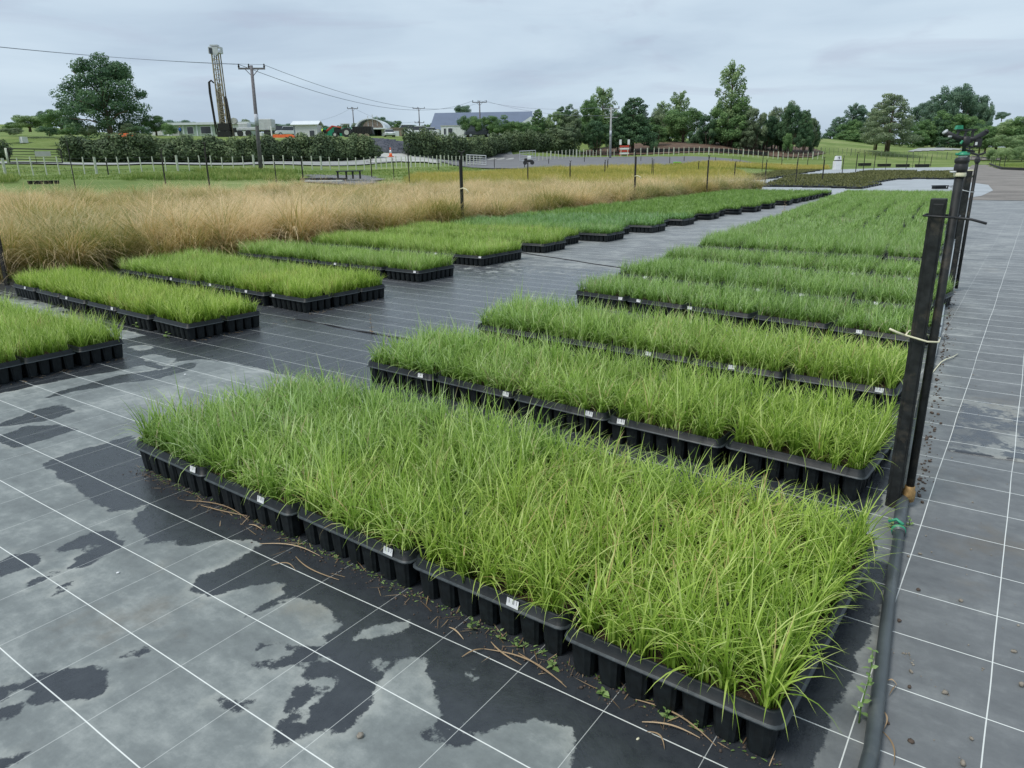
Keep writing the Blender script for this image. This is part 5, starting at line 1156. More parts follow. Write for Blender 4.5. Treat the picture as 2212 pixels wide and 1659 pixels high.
def gate(pa,pb,h,mat,label,bars=4,ups=5,name='metal_gate'):
    a,b=Vector(pa),Vector(pb); e=empty(name,a); tag(e,label,'gate'); d=b-a
    mb=MB(); mb.tube([(0,0,.15),(0,0,h)],.05,6); mb.tube([d+Vector((0,0,.15)),d+Vector((0,0,h))],.05,6); mb.tube([(0,0,h),d+Vector((0,0,h))],.05,6); mb.tube([(0,0,.15),d+Vector((0,0,.15))],.05,6); mb.build('gate_frame',mat,e)
    for k in range(1,bars): 
        mb=MB(); z=.15+(h-.15)*k/bars; mb.tube([(0,0,z),d+Vector((0,0,z))],.03,5); mb.build('rail',mat,e)
    for k in range(1,ups):
        mb=MB(); q=d*(k/ups); mb.tube([q+Vector((0,0,.15)),q+Vector((0,0,h))],.025,5); mb.build('upright',mat,e)
    return e
gate(pf(1131,112),pf(1165,113),1.5,M['rigw'],'pale mesh gate standing in the middle beside the gravel yard')
gate(pf(1016,104),pf(1058,100),1.3,M['rigw'],'open pale metal gate at the end of the long batten fence')
g=gate(pf(33,70),pf(146,72),1.35,M['stake'],'wide timber rail gate into the paddock at left',5,2,'timber_gate')
mb=MB(); a,b=Vector(pf(90,69.6)),Vector(pf(124,70.2)); mb.box(((a.x+b.x)/2,(a.y+b.y)/2,a.z+.95),((b-a).length,.05,.45),math.atan2(b.y-a.y,b.x-a.x)); tag(mb.build('blank_sign',M['conc']),'pale blank board fixed on the paddock gate','sign')
mb=MB(); x,y,z=pf(30,70); mb.tube([(x,y,z),(x,y,z+1.4)],.12,7); o=mb.build('gate_post',M['batten'],smooth=True); tag(o,'stout grey gate post left of the paddock gate','post')
mb=MB(); x,y,z=pf(72,118); mb.box((x,y,z+.45),(1.0,.8,.9)); tag(mb.build('trough',M['white']),'small white box in the paddock below the pale tree','box')

# ------------------------------------------------------------------ power poles and wires
def pole(px,F,ytop,ybase,label,arm=1,lean=0,rad=.15,mat='pole',band=True,armw=2.2,drop2=None):
    x,y,z=at(px,ybase,F); zt=at(px,ytop,F)[2]; e=empty('power_pole',(x,y,z-.4)); tag(e,label,'power pole'); H=zt-z+.4; lx=lean
    mb=MB(); mb.tube([(0,0,0),(lx*.5*math.cos(AZ),lx*.5*math.sin(AZ),H*.5),(lx*math.cos(AZ),lx*math.sin(AZ),H)],[rad*1.15,rad*.95,rad*.75],10); mb.build('shaft',M[mat],e,True)
    if band: mb=MB(); mb.tube([(lx*.5*math.cos(AZ),lx*.5*math.sin(AZ),H*.44),(lx*.62*math.cos(AZ),lx*.62*math.sin(AZ),H*.55)],rad*1.05,10); mb.build('band',M['band'],e,True)
    for k,(dz,wd) in enumerate([(0,armw)]+([(drop2,armw*.8)] if drop2 else [])):
        c=Vector((lx*math.cos(AZ),lx*math.sin(AZ),H-.25-dz)); u=Vector((math.cos(AZ+.15),math.sin(AZ+.15),0))
        mb=MB(); mb.box(c,(wd,.12,.14),AZ+.15); mb.build('crossarm',M[mat],e)
        for s in (-.95,-.2,.95):
            mb=MB(); q=c+u*(wd/2*s); mb.lathe((q.x,q.y,q.z+.07),[(.05,0),(.09,.08),(.05,.2),(.07,.26),(.03,.32)],8); mb.build('insulator',M['stake'],e)
        if k==0:
            mb=MB(); mb.tube([c+u*.55-Vector((0,0,.05)),c-Vector((0,0,.65))],.03,5); mb.tube([c-u*.55-Vector((0,0,.05)),c-Vector((0,0,.65))],.03,5); mb.build('brace',M[mat],e)
    return Vector((x+lx*math.cos(AZ),y+lx*math.sin(AZ),z+H-.4-.25))
pA=pole(563,67,141,360,'nearest timber power pole with crossarm standing before the hedge',lean=.18,rad=.17)
pB=pole(1038,150,218,300,'small power pole in front of the grey barn',rad=.15,armw=2.8,band=False)
pC=pole(1318,120,231,338,'power pole with double crossarm beside the gravel yard',rad=.17,armw=2.6,drop2=1.3,mat='polec')
pD=pole(766,190,232,292,'thin distant power pole left of the arched shelter',rad=.14,armw=2.6,band=False)
pE=pole(907,195,232,284,'thin distant power pole with double crossarm right of the shelter',rad=.14,armw=3,band=False,drop2=3.4)
def wire(a,b,sag,r,label):
    a=Vector(a);b=Vector(b); pts=[a.lerp(b,t)-Vector((0,0,sag*4*t*(1-t))) for t in np.linspace(0,1,24)]
    mb=MB(); mb.tube(pts,r,5); tag(mb.build('overhead_wire',M['cable'],smooth=True),label,'power line','overhead power lines'); 
u=Vector((math.cos(AZ+.15),math.sin(AZ+.15),0)); Z=Vector((0,0,.32))
L0=Vector(at(-260,72,48)); 
wire(L0,pA-u*1.0+Z,.25,.016,'upper overhead wire leaving the picture at left'); wire(L0+Vector((.35,.1,-.07)),pA+u*1.0+Z,.32,.014,'lower overhead wire leaving the picture at left')
wire(pA-u*1.0+Z,pB-u*1.2+Z,2.6,.024,'upper of the wires sagging from the near pole to the barn pole'); wire(pA+u*1.0+Z,pB+u*1.2+Z,2.45,.02,'lower of the wires sagging from the near pole to the barn pole')
wire(pB+Z,Vector(pC)+Z,.9,.02,'wire from the barn pole to the pole by the gravel yard')
wire(pB+Z+u,Vector(pC)+Vector((0,0,-1.0)),.9,.02,'second lower wire between barn pole and yard pole')
wire(pD+Z,pE+Vector((0,0,-3.0)),1.6,.022,'faint wire between the two thin distant poles')
wire(pD+Z,Vector(at(660,262,230)),1.0,.02,'faint wire falling left from the thin distant pole')

# ------------------------------------------------------------------ drill rig
rx,ry,rz0=at(489,296,132); zt=at(467,100,132)[2]
rig=empty('drill_rig',(rx,ry,rz0),AZ); tag(rig,'tall lattice drilling rig mast towering over the yard at left','drill rig')
H=zt-rz0; lean=0.0; tp=Vector((lean*.92,0,H)); 
def at_m(t,dx=0,dy=0): return Vector((lean*.92*t*1.0+dx,dy,H*t))
hw=.6
for sx,sy,wd in ((-1,-1,.14),(1,-1,.14),(-1,1,.10),(1,1,.10)):
    mb=MB(); mb.tube([at_m(0,sx*hw*1.05,sy*.5),at_m(.96,sx*hw*.88,sy*.5)],wd,6); mb.build('mast_leg',M['rust'],rig)
for i in range(17):
    t0=.03+i*.055; t1=t0+.055; s=1 if i%2 else -1
    mb=MB(); mb.tube([at_m(t0,-s*hw,-.5),at_m(t1,s*hw,-.5)],.06,5); mb.build('brace',M['rust'] if t0<.5 else M['rigw'],rig)
    mb=MB(); mb.tube([at_m(t0,-hw,-.5),at_m(t0,hw,-.5)],.05,5); mb.build('brace',M['rust'],rig)
mb=MB(); mb.tube([at_m(.02,-.15,.0),at_m(.6,-.12,.0)],.26,8); mb.tube([at_m(.02,-.45,-.1),at_m(.52,-.40,-.1)],.17,8); mb.build('drill_rods',M['rust'],rig,True)
mb=MB(); mb.tube([at_m(.6,0,0),at_m(.95,0,0)],.10,8); mb.tube([at_m(.0,.35,.2),at_m(.42,.35,.2)],.15,8); mb.build('feed_rod',M['stake'],rig,True)
mb=MB(); c=at_m(.92); mb.box(c+Vector((.0,0,.1)),(2.0,1.2,.18)); mb.box(c+Vector((0,0,.95)),(1.9,1.1,.14)); mb.box(c+Vector((-.95,0,.5)),(.12,1.1,1.0)); mb.box(c+Vector((.95,0,.5)),(.14,1.1,1.0)); mb.box(c+Vector((-.1,0,1.25)),(1.3,.9,.2)); mb.build('crown_block',M['rigw'],rig)
mb=MB(); mb.tube([c+Vector((.1,-.7,.35)),c+Vector((.1,-.55,.35))],.62,14); mb.build('sheave_wheel',M['rigw'],rig)
mb=MB(); mb.box(c+Vector((-.55,-.66,.35)),(.5,.2,.8)); mb.build('winch',M['card'],rig)
for dx in (0,.35):
    mb=MB(); mb.tube([at_m(.60,-.75,-.6),at_m(.63,-1.1-dx*.3,-.6),at_m(.61,-1.45-dx*.5,-.6),at_m(.5,-1.5-dx*.6,-.6),at_m(.2,-1.35-dx*.5,-.6),at_m(.03,-1.1-dx,-.6)],.11,7); mb.build('hose',M['stake'],rig,True)
mb=MB(); mb.tube([at_m(.02,.95,-.5),at_m(.44,.75,-.5),at_m(.46,.95,-.5),at_m(.30,1.15,-.5),at_m(.06,1.2,-.5)],.10,7); mb.build('hose',M['stake'],rig,True)
mb=MB(); mb.box((0,0,.1),(2.3,2.0,1.6)); mb.box((0,0,1.6),(2.0,1.5,1.2)); mb.build('mast_base',M['tarry'],rig)
mb=MB(); mb.tube([(1.7,-.4,2.6),(1.7,.4,2.6)],.5,12); mb.build('hose_reel',M['conc'],rig)
mb=MB(); mb.tube([(1.35,-.2,.0),(.9,-.2,6.2)],.13,6); mb.build('support_strut',M['rust'],rig)
mb=MB(); mb.box((5.2,.2,1.2),(6.0,2.3,.5)); mb.box((7.2,.2,2.0),(2.2,2.3,1.6)); mb.box((3.3,.2,1.8),(1.6,1.9,.8)); mb.build('truck_bed',M['rigw'],rig,bevel=.1)
for sx in (2.8,4.2,7.4):
    mb=MB(); mb.tube([(sx,-1.15,.5),(sx,-.8,.5)],.5,12); mb.build('wheel',M['black'],rig)

# ------------------------------------------------------------------ buildings in the yard
def bld(name,px0,px1,F,ybase,label,cat='building'):
    a=at(px0,ybase,F);b=at(px1,ybase,F); e=empty(name,(a[0],a[1],a[2]-.3),AZ); tag(e,label,cat); return e,math.dist(a[:2],b[:2])
def hgt(px,y0,y1,F): return at(px,y1,F)[2]-at(px,y0,F)[2]
def window(parent,x,z,w_,h_,y=-.02,frame='white'):
    mb=MB(); mb.box((x,y,z),(w_+.16,.10,h_+.16)); f=mb.build('window',M[frame],parent); mb=MB(); mb.box((x,y-.06,z),(w_,.03,h_)); mb.build('pane',M['glass'],f)
# long pale green site building
e,w_=bld('site_office',358,541,146,293,'long low pale green building with white roof behind the drill rig'); h=hgt(450,293,271,146)+.3
mb=MB(); mb.box((w_/2,3,h/2),(w_-.3,6,h)); mb.build('wall',M['mint'],e)
mb=MB(); mb.box((w_/2,2.9,h+.22),(w_+.3,7,.42)); mb.build('roof',M['roofw'],e)
for i,f in enumerate((.07,.22,.38,.55,.7,.86)):
    mb=MB(); mb.box((w_*f,-.06,h/2),(.25,.12,h-.05)); mb.build('pillar',M['roofw'],e)
mb=MB(); mb.box((w_*.04,-.10,h/2),(w_*.07,.12,h-.1)); mb.box((w_*.9,-.1,h*.5),(w_*.19,.12,h-.1)); mb.build('white_panel',M['white'],e)
for f in (.46,.52,.3): window(e,w_*f,h*.55,1.1,1.2)
mb=MB(); mb.box((w_*.13,-.06,h*.4),(1.4,.14,h*.75)); mb.build('door',M['conc'],e)
mb=MB(); mb.box((w_*.80,-.12,h*.5),(1.9,.12,.8)); mb.build('opening',M['black'],e)
# person in blue near it, done further down.
# white shed
e,w_=bld('white_shed',632,690,134,298,'plain white shed with gable roof and one double window'); h=hgt(660,298,270,134)+.3; hr=hgt(660,298,262,134)+.3
mb=MB(); mb.box((w_/2,1.6,h/2),(w_-.6,3.2,h)); mb.build('wall',M['wallg'],e)
mb=MB(); 
for sgn,y0,y1 in ((1,-.35,1.6),(-1,3.55,1.6)): mb.add([(-.1,y0,h-.05),(w_+.1,y0,h-.05),(w_+.1,y1,hr),(-.1,y1,hr),(-.1,y0,h+.07),(w_+.1,y0,h+.07),(w_+.1,y1,hr+.12),(-.1,y1,hr+.12)],[(0,3,2,1),(4,5,6,7),(0,1,5,4),(1,2,6,5),(2,3,7,6),(3,0,4,7)])
mb.build('roof',M['roofw'],e)
window(e,w_*.70,h*.42,.42,.9); window(e,w_*.79,h*.42,.42,.9)
mb=MB(); mb.box((.45,-.02,h/2),(.12,.1,h)); mb.build('downpipe',M['slate'],e)
# arched shelter on containers
e,w_=bld('arched_shelter',768,833,150,297,'white arched fabric shelter with boarded end over containers'); hb=hgt(800,297,277,150)+.3; ht=hgt(800,297,256,150)+.3
arch=lambda r0,r1:[(w_/2-r0*math.cos(t),hb+(ht-hb)*r1*math.sin(t)) for t in np.linspace(0,math.pi,17)]
o_=arch(w_/2,1.0); i_=arch(w_/2-.35,.93); mb=MB(); vs=[];n=17
for y_ in (0,8): vs+=[(x,y_,z_) for x,z_ in o_]; 
for y_ in (0,8): vs+=[(x,y_,z_) for x,z_ in i_]
fs=[]
for k in range(16): fs+=[(k,k+1,n+k+1,n+k),(2*n+k+1,2*n+k,3*n+k,3*n+k+1),(k+1,k,2*n+k,2*n+k+1),(n+k,n+k+1,3*n+k+1,3*n+k)]
mb.add(vs,fs); mb.build('canopy',M['roofw'],e,False)
mb=MB(); mb.prism([(w_/2+(x-w_/2)*.68+.5,hb+(z_-hb)*.86) for x,z_ in o_],.6,.7); mb.build('end_board',M['brownw'],e)
for k in range(3): mb=MB(); mb.box((w_*.3+.9*k+.8,.52,hb+1.3),(.12,.08,2.4-.5*abs(k-1))); mb.build('stud',M['conc'],e)
mb=MB(); mb.box((w_/2,3,hb-.15),(w_+1.0,8,.25)); mb.build('eave',M['roofw'],e)
mb=MB(); mb.box((w_*.3,4,hb/2),(w_*.62,6,hb-.3)); mb.build('container_wall',M['dkgreen'],e)
mb=MB(); mb.box((w_*.95,4,hb/2-.1),(1.0,7,hb-.2)); mb.build('side_wall',M['wallc'],e)
mb=MB(); mb.box((w_*.78,5,hb/2),(w_*.28,.2,hb-.3)); mb.build('back_wall',M['conc'],e)
window(e,w_*.72,hb*.62,1.2,1.2,y=4.7)
# green netting fence
e,w_=bld('shade_netting',690,790,152,296,'long green shade netting screen between shed and shelter','netting'); h=hgt(740,296,276,152)+.3
for k in range(6): mb=MB(); mb.box((w_*(k+.5)/6,0,h/2),(w_/6-.1,.06,h*(.97+.03*(k%2)))); mb.build('netting_panel',M['netting'],e)
for k in range(7): mb=MB(); mb.tube([(w_*k/6,.1,0),(w_*k/6,.1,h+.15)],.05,6); mb.build('post',M['stake'],e)
# dark trailer bin before the shelter
e,w_=bld('dark_trailer',761,806,141,297,'long dark trailer bin parked before the shelter','trailer'); h=1.9
mb=MB(); mb.prism([(0,.8),(w_,.8),(w_-.3,h+.3),(.1,h+.3)],0,2.2); mb.build('bin',M['tarry'],e)
for k in range(8): mb=MB(); mb.box((w_*(k+.5)/8,-.03,1.5),(.1,.08,1.2)); mb.build('rib',M['stake'],e)
for k in (.2,.4,.7): mb=MB(); mb.tube([(w_*k,-.05,.5),(w_*k,.3,.5)],.5,12); mb.build('wheel',M['rust'],e)
# small brown hut right of the shelter
e,w_=bld('brown_hut',833,868,156,296,'small brown fronted hut with roller door right of shelter'); h=hgt(850,296,278,156)+.3
mb=MB(); mb.box((w_/2,2,h/2),(w_,4,h)); mb.build('wall',M['brownw'],e); mb=MB(); mb.box((w_*.6,-.05,h*.45),(w_*.5,.1,h*.6)); mb.build('roller_door',M['roofw'],e); mb=MB(); mb.box((w_/2,2,h+.08),(w_+.3,4.3,.16)); mb.build('roof',M['rust'],e)
# white car + others
def car(px,F,ybase,rz,mat,label,suv=False,sc=1.0,name='parked_car'):
    x,y,z=at(px,ybase,F); e=empty(name,(x,y,z),rz); tag(e,label,'car'); e.scale=(sc,)*3; h=1.75 if suv else 1.42; hb=.95 if suv else .85
    prof=[(-2.2,.35),(-2.25,.7),(-2.1,hb),(-1.3,hb+.04),(1.9,hb),(2.2,.8),(2.25,.35)]
    mb=MB(); mb.prism(prof,-.88,.88); mb.build('body',mat,e,bevel=.06)
    cab=[(-1.35,hb+.02),(-.7,h),(1.3,h),(1.95 if suv else 1.75,hb)]
    mb=MB(); mb.add([(cab[0][0],-.82,cab[0][1]),(cab[3][0],-.82,cab[3][1]),(cab[3][0],.82,cab[3][1]),(cab[0][0],.82,cab[0][1]),(cab[1][0],-.66,h-.07),(cab[2][0],-.66,h-.07),(cab[2][0],.66,h-.07),(cab[1][0],.66,h-.07)],[(0,1,5,4),(1,2,6,5),(2,3,7,6),(3,0,4,7)]); mb.build('windows',M['glass'],e)
    mb=MB(); mb.box(((cab[1][0]+cab[2][0])/2,0,h-.03),(cab[2][0]-cab[1][0]+.1,1.36,.09)); mb.build('roof',mat,e,bevel=.03)
    for sx in (-1.4,1.4):
        for sy in (-.8,.8):
            mb=MB(); mb.tube([(sx,sy-.1,.33),(sx,sy+.1,.33)],.33,12); wh=mb.build('wheel',M['black'],e); mb=MB(); mb.tube([(sx,sy*1.13-.01,.33),(sx,sy*1.13+.01,.33)],.2,8); mb.build('rim',M['metal'],wh)
    for sy in (-.6,.6): mb=MB(); mb.box((-2.22,sy,.68),(.12,.34,.16)); mb.build('headlight',M['rigw'],e)
    return e
car(841,140,297,AZ+math.pi/2+.25,M['carw'],'white car facing the camera right of the arched shelter')
car(876,165,290,AZ+.3,M['carw'],'white van like car far behind, right of the white one',True,1.1)
car(905,150,293,AZ,M['carw'],'pair of pale cars beside the hedge, left one',True)
car(925,158,291,AZ+.2,M['carw'],'pale car beside the hedge, right one',False)
car(598,150,293,AZ+.1,M['card'],'dark utility vehicle with white load left of the shed',True)
car(622,145,294,AZ+.4,M['carw'],'white car partly hidden behind the orange barrier',True)
car(614,156,291,AZ+1.0,M['carw'],'silver car behind the white one left of the shed')
car(1034,138,297,AZ+math.pi+.2,M['card'],'dark green four wheel drive beside the white block building',True,1.15)
car(1050,140,297,AZ+.2,M['card'],'black vehicle right of the dark green one',True)
# tractor with red loader
x,y,z=at(741,297.5,137); tr=empty('tractor',(x,y,z),AZ); tag(tr,'small dark tractor with raised red front loader','tractor')
mb=MB(); mb.box((0,0,1.1),(2.4,1.0,.6)); mb.box((-.9,0,1.35),(1.1,.8,.6)); mb.build('body',M['tarry'],tr,bevel=.05)
mb=MB(); mb.box((.55,0,2.3),(1.5,1.3,.1)); mb.tube([(.0,-.55,1.4),(.0,-.55,2.3)],.05,5); mb.tube([(1.1,-.55,1.4),(1.1,-.55,2.3)],.05,5); mb.tube([(.0,.55,1.4),(.0,.55,2.3)],.05,5); mb.tube([(1.1,.55,1.4),(1.1,.55,2.3)],.05,5); mb.build('cab_frame',M['conc'],tr)
for sx,r in ((.9,.85),(-1.2,.5)):
    for sy in (-.75,.75): mb=MB(); mb.tube([(sx,sy-.2,r),(sx,sy+.2,r)],r,14); wh=mb.build('wheel',M['black'],tr); mb=MB(); mb.tube([(sx,sy*1.3-.02,r),(sx,sy*1.3+.02,r)],r*.5,10); mb.build('rim',M['conc'],wh)
for sy in (-.5,.5): mb=MB(); mb.tube([(-.2,sy,1.7),(-1.7,sy,2.0),(-2.9,sy,1.1)],.11,6); mb.build('loader_arm',M['red'],tr)
mb=MB(); mb.prism([(-3.6,.75),(-2.9,.7),(-2.8,1.3),(-3.3,1.4)],-.8,.8); mb.build('bucket',M['tarry'],tr)
# grey barn
e,w_=bld('grey_barn',937,1148,178,292,'big barn with blue grey roof and cream gable end'); h=hgt(1000,292,281,178)+.3; hr=hgt(940,292,240,178)+.3
mb=MB(); mb.box((w_/2+.5,9,h/2),(w_-1.5,17.5,h)); mb.build('wall',M['wallc'],e)
mb=MB(); mb.prism([(.1,0),(17,0),(8.5,hr-h)],0,.2); g=mb.build('gable_end',M['wallc'],e); g.location=(.2,18,h); g.rotation_euler=(0,0,-math.pi/2)
def slab(y0,z0,y1,z1):
    mb=MB(); x0a,x1a=-1.0,w_+.5; n_=26
    mb.add([(x0a,y0,z0),(x1a,y0,z0),(x1a,y1,z1),(x0a+.6,y1,z1),(x0a,y0,z0+.15),(x1a,y0,z0+.15),(x1a,y1,z1+.15),(x0a+.6,y1,z1+.15)],[(0,3,2,1),(4,5,6,7),(0,1,5,4),(1,2,6,5),(2,3,7,6),(3,0,4,7)]); return mb
slab(-.6,h-.2,9,hr).build('roof',M['slate'],e); slab(18.6,h-.2,9,hr).build('roof',M['slate'],e)
mb=MB(); mb.prism([(w_-6,.2),(w_+5,.2),(w_-.3,h+2.3)],-6,-.7); o=mb.build('side_wing',M['roofw'],e)
# white block building
e,w_=bld('white_block_building',953,1003,146,295,'small flat white building with three dark windows'); h=hgt(980,295,272.5,146)+.3
mb=MB(); mb.box((w_/2,2.5,h/2),(w_,5,h)); mb.build('wall',M['white'],e); mb=MB(); mb.box((w_/2,2.5,h+.06),(w_+.2,5.2,.12)); mb.build('roof',M['conc'],e)
for f in (.17,.36,.45): window(e,w_*f,h*.55,.38,1.1)
mb=MB(); a=at(925,281,170); mb.box((a[0],a[1],a[2]-.6),(5,4,1.4),AZ); tag(mb.build('low_shed',M['conc'],None),'low pale shed left of the barn gable','shed')
# rock bank: stacked rocks
q0=[pf(x,f) for x,f in ((812,107),(890,107))]; q1=[pf(x,f) for x,f in ((806,120),(893,120))]
e=empty('rock_bank',(0,0,0)); tag(e,'dark layered rock bank between the two hedges','rock bank')
rk=[]
for v_ in range(3):
    mb=MB(); n=9; a_=[(math.cos(t)*(1+.25*random.random())*.8,math.sin(t)*.5*(1+.25*random.random())) for t in np.linspace(0,2*math.pi,n+1)[:-1]]
    mb.add([(x,y,-.15) for x,y in a_]+[(x*.85,y*.85,.2+random.uniform(0,.08)) for x,y in a_],[tuple(range(n-1,-1,-1)),tuple(range(n,2*n))]+[(i,(i+1)%n,(i+1)%n+n,i+n) for i in range(n)]); rk.append(mb.mesh('rock',M['rock']))
for r_ in range(14):
    t=r_/13
    for c_ in range(11):
        u_=(c_+.5*(r_%2)+random.uniform(-.2,.2))/11; A_=np.array(q0[0][:2])*(1-u_)+np.array(q0[1][:2])*u_; B_2=np.array(q1[0][:2])*(1-u_)+np.array(q1[1][:2])*u_; p=A_*(1-t)+B_2*t
        inst('rock',random.choice(rk),e,(p[0],p[1],G(*p)+.05+random.uniform(-.05,.1)),AZ+random.uniform(-.3,.3),random.uniform(.7,1.05))
# traffic cone on the driveway
x,y,z=pf(853,101); cn=empty('traffic_cone',(x,y,z+.1)); tag(cn,'orange and white road cone on the driveway between the hedges','traffic cone')
mb=MB(); mb.box((0,0,.03),(.6,.6,.06)); mb.lathe((0,0,.06),[(.24,0),(.17,.4)],12); mb.lathe((0,0,.86),[(.1,0),(.05,.3)],12); mb.build('cone_body',M['orange'],cn,True)
mb=MB(); mb.lathe((0,0,.46),[(.171,0),(.101,.4)],12); mb.build('white_sleeve',M['white'],cn,True)
# orange barriers, covers
def boxthing(name,px0,px1,F,y0,y1,mat,label,cat,depth=1.0,round_=False,parts=None):
    a=at(px0,y0,F);b=at(px1,y0,F); w_=math.dist(a[:2],b[:2]); h=at(px0,y1,F)[2]-a[2]; e=empty(name,a,AZ); tag(e,label,cat)
    mb=MB(); 
    if round_: mb.prism([(0,0),(w_,0),(w_*.97,h*.75),(w_*.85,h),(w_*.15,h),(w_*.03,h*.75)],0,depth)
    else: mb.box((w_/2,depth/2,h/2),(w_,depth,h))
    mb.build(parts or 'body',mat,e,bevel=.03); return e,w_,h
e,w_,h=boxthing('orange_barrier',233,292,112,296,288.5,M['orange'],'long orange plastic barrier in the paddock beyond the hedge','barrier',.8,True)
e,w_,h=boxthing('orange_barrier',584,636,128,300,291,M['orange'],'orange barrier with pale post right of the near power pole','barrier',.8,True)
mb=MB(); mb.tube([(.3,0,0),(.3,0,2.0)],.12,6); mb.build('pale_post',M['white'],e)
boxthing('white_tank',328,352,130,293,281,M['white'],'white water tank left of the long pale building','tank',1.6,True)
boxthing('white_crate',556,566,140,294,286,M['white'],'small white crate right of the drill rig','crate',1)
# striped barrier frame
x,y,z=pf(1356,133); f_=empty('striped_barrier',(x,y,z),AZ); f_.scale=(.85,.85,.85); tag(f_,'red and white striped barrier frame standing below the dark tree','barrier')
for sx in (-.85,.85):
    mb=MB(); mb.tube([(sx,0,0),(sx,0,2.6)],.10,6); mb.build('leg',M['red'],f_); mb=MB(); mb.box((sx,-.05,2.7),(.45,.12,1.0)); mb.build('white_upright',M['white'],f_)
for k,(zz,mt) in enumerate(((.5,'white'),(.95,'red'),(1.4,'white'),(1.85,'red'))): mb=MB(); mb.box((0,-.05,zz),(1.9,.14,.34)); mb.build('board',M[mt],f_)
# white cabinet-like tank by the seedling trays
e,w_,h=boxthing('white_drum_tank',1804,1817,95,367,348,M['white'],'tall white tank with lid at the end of the golden grass','tank',.9)
mb=MB(); mb.box((w_/2,.4,h+.05),(w_*.8,.7,.14)); mb.build('dark_collar',M['tarry'],e); mb=MB(); mb.prism([(w_*.08,h+.12),(w_*.95,h+.12),(w_*.82,h+.62),(w_*.2,h+.62)],.05,.8); l_=mb.build('lid',M['white'],e)
mb=MB(); mb.box((w_*.5,.03,h+.38),(.08,.02,.3)); mb.box((w_*.42,.03,h+.45),(.12,.02,.07)); mb.build('dark_mark',M['card'],e)
boxthing('white_box',1367,1382,88,362,354,M['white'],'small white box standing behind the golden grass','box',.7)
e,w_,h=boxthing('wheelie_bin',1457,1470,86,364,352,M['tarry'],'dark bin with bright green lid beside the gravel yard','bin',.7)
mb=MB(); mb.box((w_/2,.35,h+.06),(w_*1.06,.8,.12)); mb.build('lid',simple('bright_green_lid',(.2,.6,.08),.5),e)
# small field machine
x,y,z=at(1142,356,84); e=empty('quad_bike',(x,y,z),AZ); e.scale=(.8,.8,.8); tag(e,'small black quad bike with white tank near the pale gate','quad bike')
mb=MB(); mb.box((0,0,.5),(1.2,.6,.3)); mb.box((-.4,0,.75),(.4,.5,.25)); mb.build('body',M['tarry'],e,bevel=.05); mb=MB(); mb.box((.1,0,.95),(.5,.5,.45)); mb.build('tank',M['white'],e,bevel=.06)
for sx in (-.5,.5):
    for sy in (-.35,.35): mb=MB(); mb.tube([(sx,sy-.1,.28),(sx,sy+.1,.28)],.28,10); mb.build('wheel',M['black'],e)
mb=MB(); mb.tube([(-.45,-.3,1.05),(-.45,.3,1.05)],.03,5); mb.build('handlebar',M['stake'],e)
# work table in the field and flat plastic bundles
x,y,z=at(756,384,58); e=empty('potting_table',(x,y,z),AZ); tag(e,'low dark table beyond the tan grass, left of centre','table')
mb=MB(); mb.box((0,0,.5),(1.9,.9,.08)); mb.build('tabletop',M['card'],e)
for sx in (-.85,-.2,.3,.85): mb=MB(); mb.box((sx,-.3,.2),(.12,.12,.55)); mb.build('leg',M['tarry'],e)
drape('bare_plot',[pf(x,f) for x,f in ((650,52),(800,52),(830,60),(790,66),(680,64))],.03,M['asphalt'],.8)
for i,(px,py,F) in enumerate([(680,384,56),(712,383,57),(700,387,53)]):
    x,y,z=at(px,py,F); z=G(x,y); mb=MB(); mb.box((0,0,.08),(2.6,.5,.13)); o=mb.build('plastic_roll',M['tarry' if i<2 else 'conc'],bevel=.03); o.location=(x,y,z+.03); o.rotation_euler=(0,0,AZ+.05); tag(o,['dark flattened plastic roll left of the low table, left one','dark flattened plastic roll left of the low table, right one','pale flattened plastic roll on the bare plot'][i],'plastic roll')
# edging and black crates far left
x,y,z=pf(112,44); mb=MB(); 
e=empty('pot_stack',(x,y,z),AZ); tag(e,'row of dark empty pots beyond the tan grass at left','pots')
for k in range(6): mb=MB(); mb.lathe((k*.30-1.2+.05*(k%2),0,0),[(.12,0),(.15,.2)],9); mb.build('pot',M['tarry'],e)
# far trays lying on the wet cloth
for i,(px,py) in enumerate([(1868,352),(1910,353.5),(1950,355),(1992,356)]):
    F=112-3*i; x,y,z=at(px,py+2,F); z=max(0.01,G(x,y)); mb=MB(); mb.box((0,0,.2),(1.6,.8,.36)); mb.box((0,0,.40),(1.7,.9,.06)); o=mb.build('black_crate',M['tarry'],bevel=.03); o.location=(x,y,z); o.rotation_euler=(0,0,AZ); tag(o,'low black crate on the wet cloth, %s of four'%['first from left','second from left','third from left','rightmost'][i],'crate','black crates in a row on the far wet cloth')
x,y,_=gp(2030,408); t=bpy.data.objects.new('empty_tray',TM); link(t); t.location=(x,y,.0); t.rotation_euler=(0,0,AZ); tag(t,'single black tray without grass lying past the green beds','plant tray')
mb=MB(); mb.box((0,0,.07),(.62,.34,.13)); mb.build('pot_block',M['pot'],t); mb=MB(); mb.box((.21,-.20,.10),(.03,.01,.07)); mb.build('label_sticker',M['white'],t)
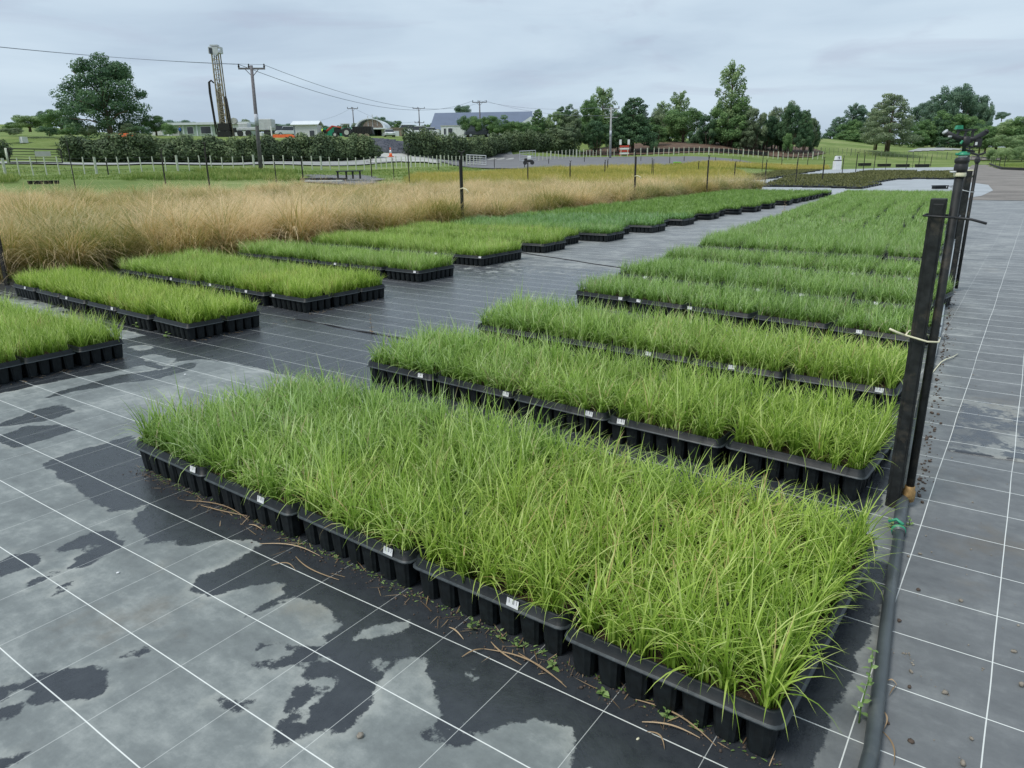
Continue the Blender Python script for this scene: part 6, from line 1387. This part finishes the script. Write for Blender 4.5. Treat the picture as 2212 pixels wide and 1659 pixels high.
# edged lawn bed at the right edge
e=empty('lawn_edging',(0,0,0)); tag(e,'black edging of the small lawn bed at the right edge','edging')
L=[gp(2137,356),gp(2150,362),gp(2164,366.5),gp(2200,368),gp(2260,370)]
for i in range(4):
    a,b=L[i],L[i+1]; mb=MB(); mb.box((0,0,.12),(math.dist(a[:2],b[:2]),.12,.26)); o=mb.build('edging_board',M['tarry'],e); o.location=((a[0]+b[0])/2,(a[1]+b[1])/2,.01); o.rotation_euler=(0,0,math.atan2(b[1]-a[1],b[0]-a[0]))
q=rand_in([gp(2139,355),gp(2152,361),gp(2166,365),gp(2260,367),gp(2260,352),gp(2146,352)],0,.7); S_,F_=toSF(q[:,0],q[:,1])
scatter('lawn_bed',np.stack([q[:,0],q[:,1],np.full(len(q),.02)],1),rng.uniform(0,6.28,len(q)),rng.uniform(.8,1.2,len(q)),TT,label='short green lawn inside the black edging at right',cat='grass',kind='stuff')

# ------------------------------------------------------------------ people (tiny, far in the yard)
def person(px,F,ybase,top,label,face=0,legs='card'):
    x,y,z=at(px,ybase,F); e=empty('person',(x,y,z),AZ+face); tag(e,label,'person')
    J=[(0,0,.95),(0,0,1.2),(0,0,1.42),(0,0,1.52),(0,.0,1.62),(0,0,1.72),(-.1,0,.9),(-.12,.03,.5),(-.13,0,.08),(-.13,-.12,.04),(.1,0,.9),(.12,.06,.5),(.15,.1,.08),(.15,-.02,.04),(-.2,0,1.4),(-.27,0,1.12),(-.22,-.18,.95),(.2,0,1.4),(.27,.02,1.12),(.24,-.12,.92)]
    E_=[(0,1),(1,2),(2,3),(3,4),(4,5),(0,6),(6,7),(7,8),(8,9),(0,10),(10,11),(11,12),(12,13),(2,14),(14,15),(15,16),(2,17),(17,18),(18,19)]
    Rr=[.15,.14,.15,.06,.095,.075,.10,.07,.05,.045,.10,.07,.05,.045,.07,.05,.04,.07,.05,.04]
    me=bpy.data.meshes.new('body'); me.from_pydata(J,E_,[]); me.materials.append(M[legs]); o=bpy.data.objects.new('body',me); link(o,e)
    sm=o.modifiers.new('skin','SKIN'); me.skin_vertices.new() if not me.skin_vertices else None
    for i,sv in enumerate(me.skin_vertices[0].data): sv.radius=(Rr[i],Rr[i]); sv.use_root=(i==0)
    o.modifiers.new('sub','SUBSURF').levels=1
    mb=MB(); mb.lathe((0,0,.9),[(.19,0),(.18,.2),(.2,.42),(.17,.54),(.08,.6)],12); v=mb.build('vest',M[top],e,True); v.scale=(1.12,.82,1)
    mb=MB(); mb.lathe((0,0,1.58),[(.09,0),(.105,.06),(.10,.14),(.05,.19)],10); mb.build('head',M['skin'],e,True)
    return e
person(686+4,142,296.5,'hivis','person in yellow safety vest left of the tractor, by the shed',.3)
person(698,143,296.5,'hivis','person in yellow safety vest right beside the other worker',-.5)
person(391,138,295,'blue','person in blue clothes before the long pale building',.2)
print('trays',ntray,'far',len(far_list))
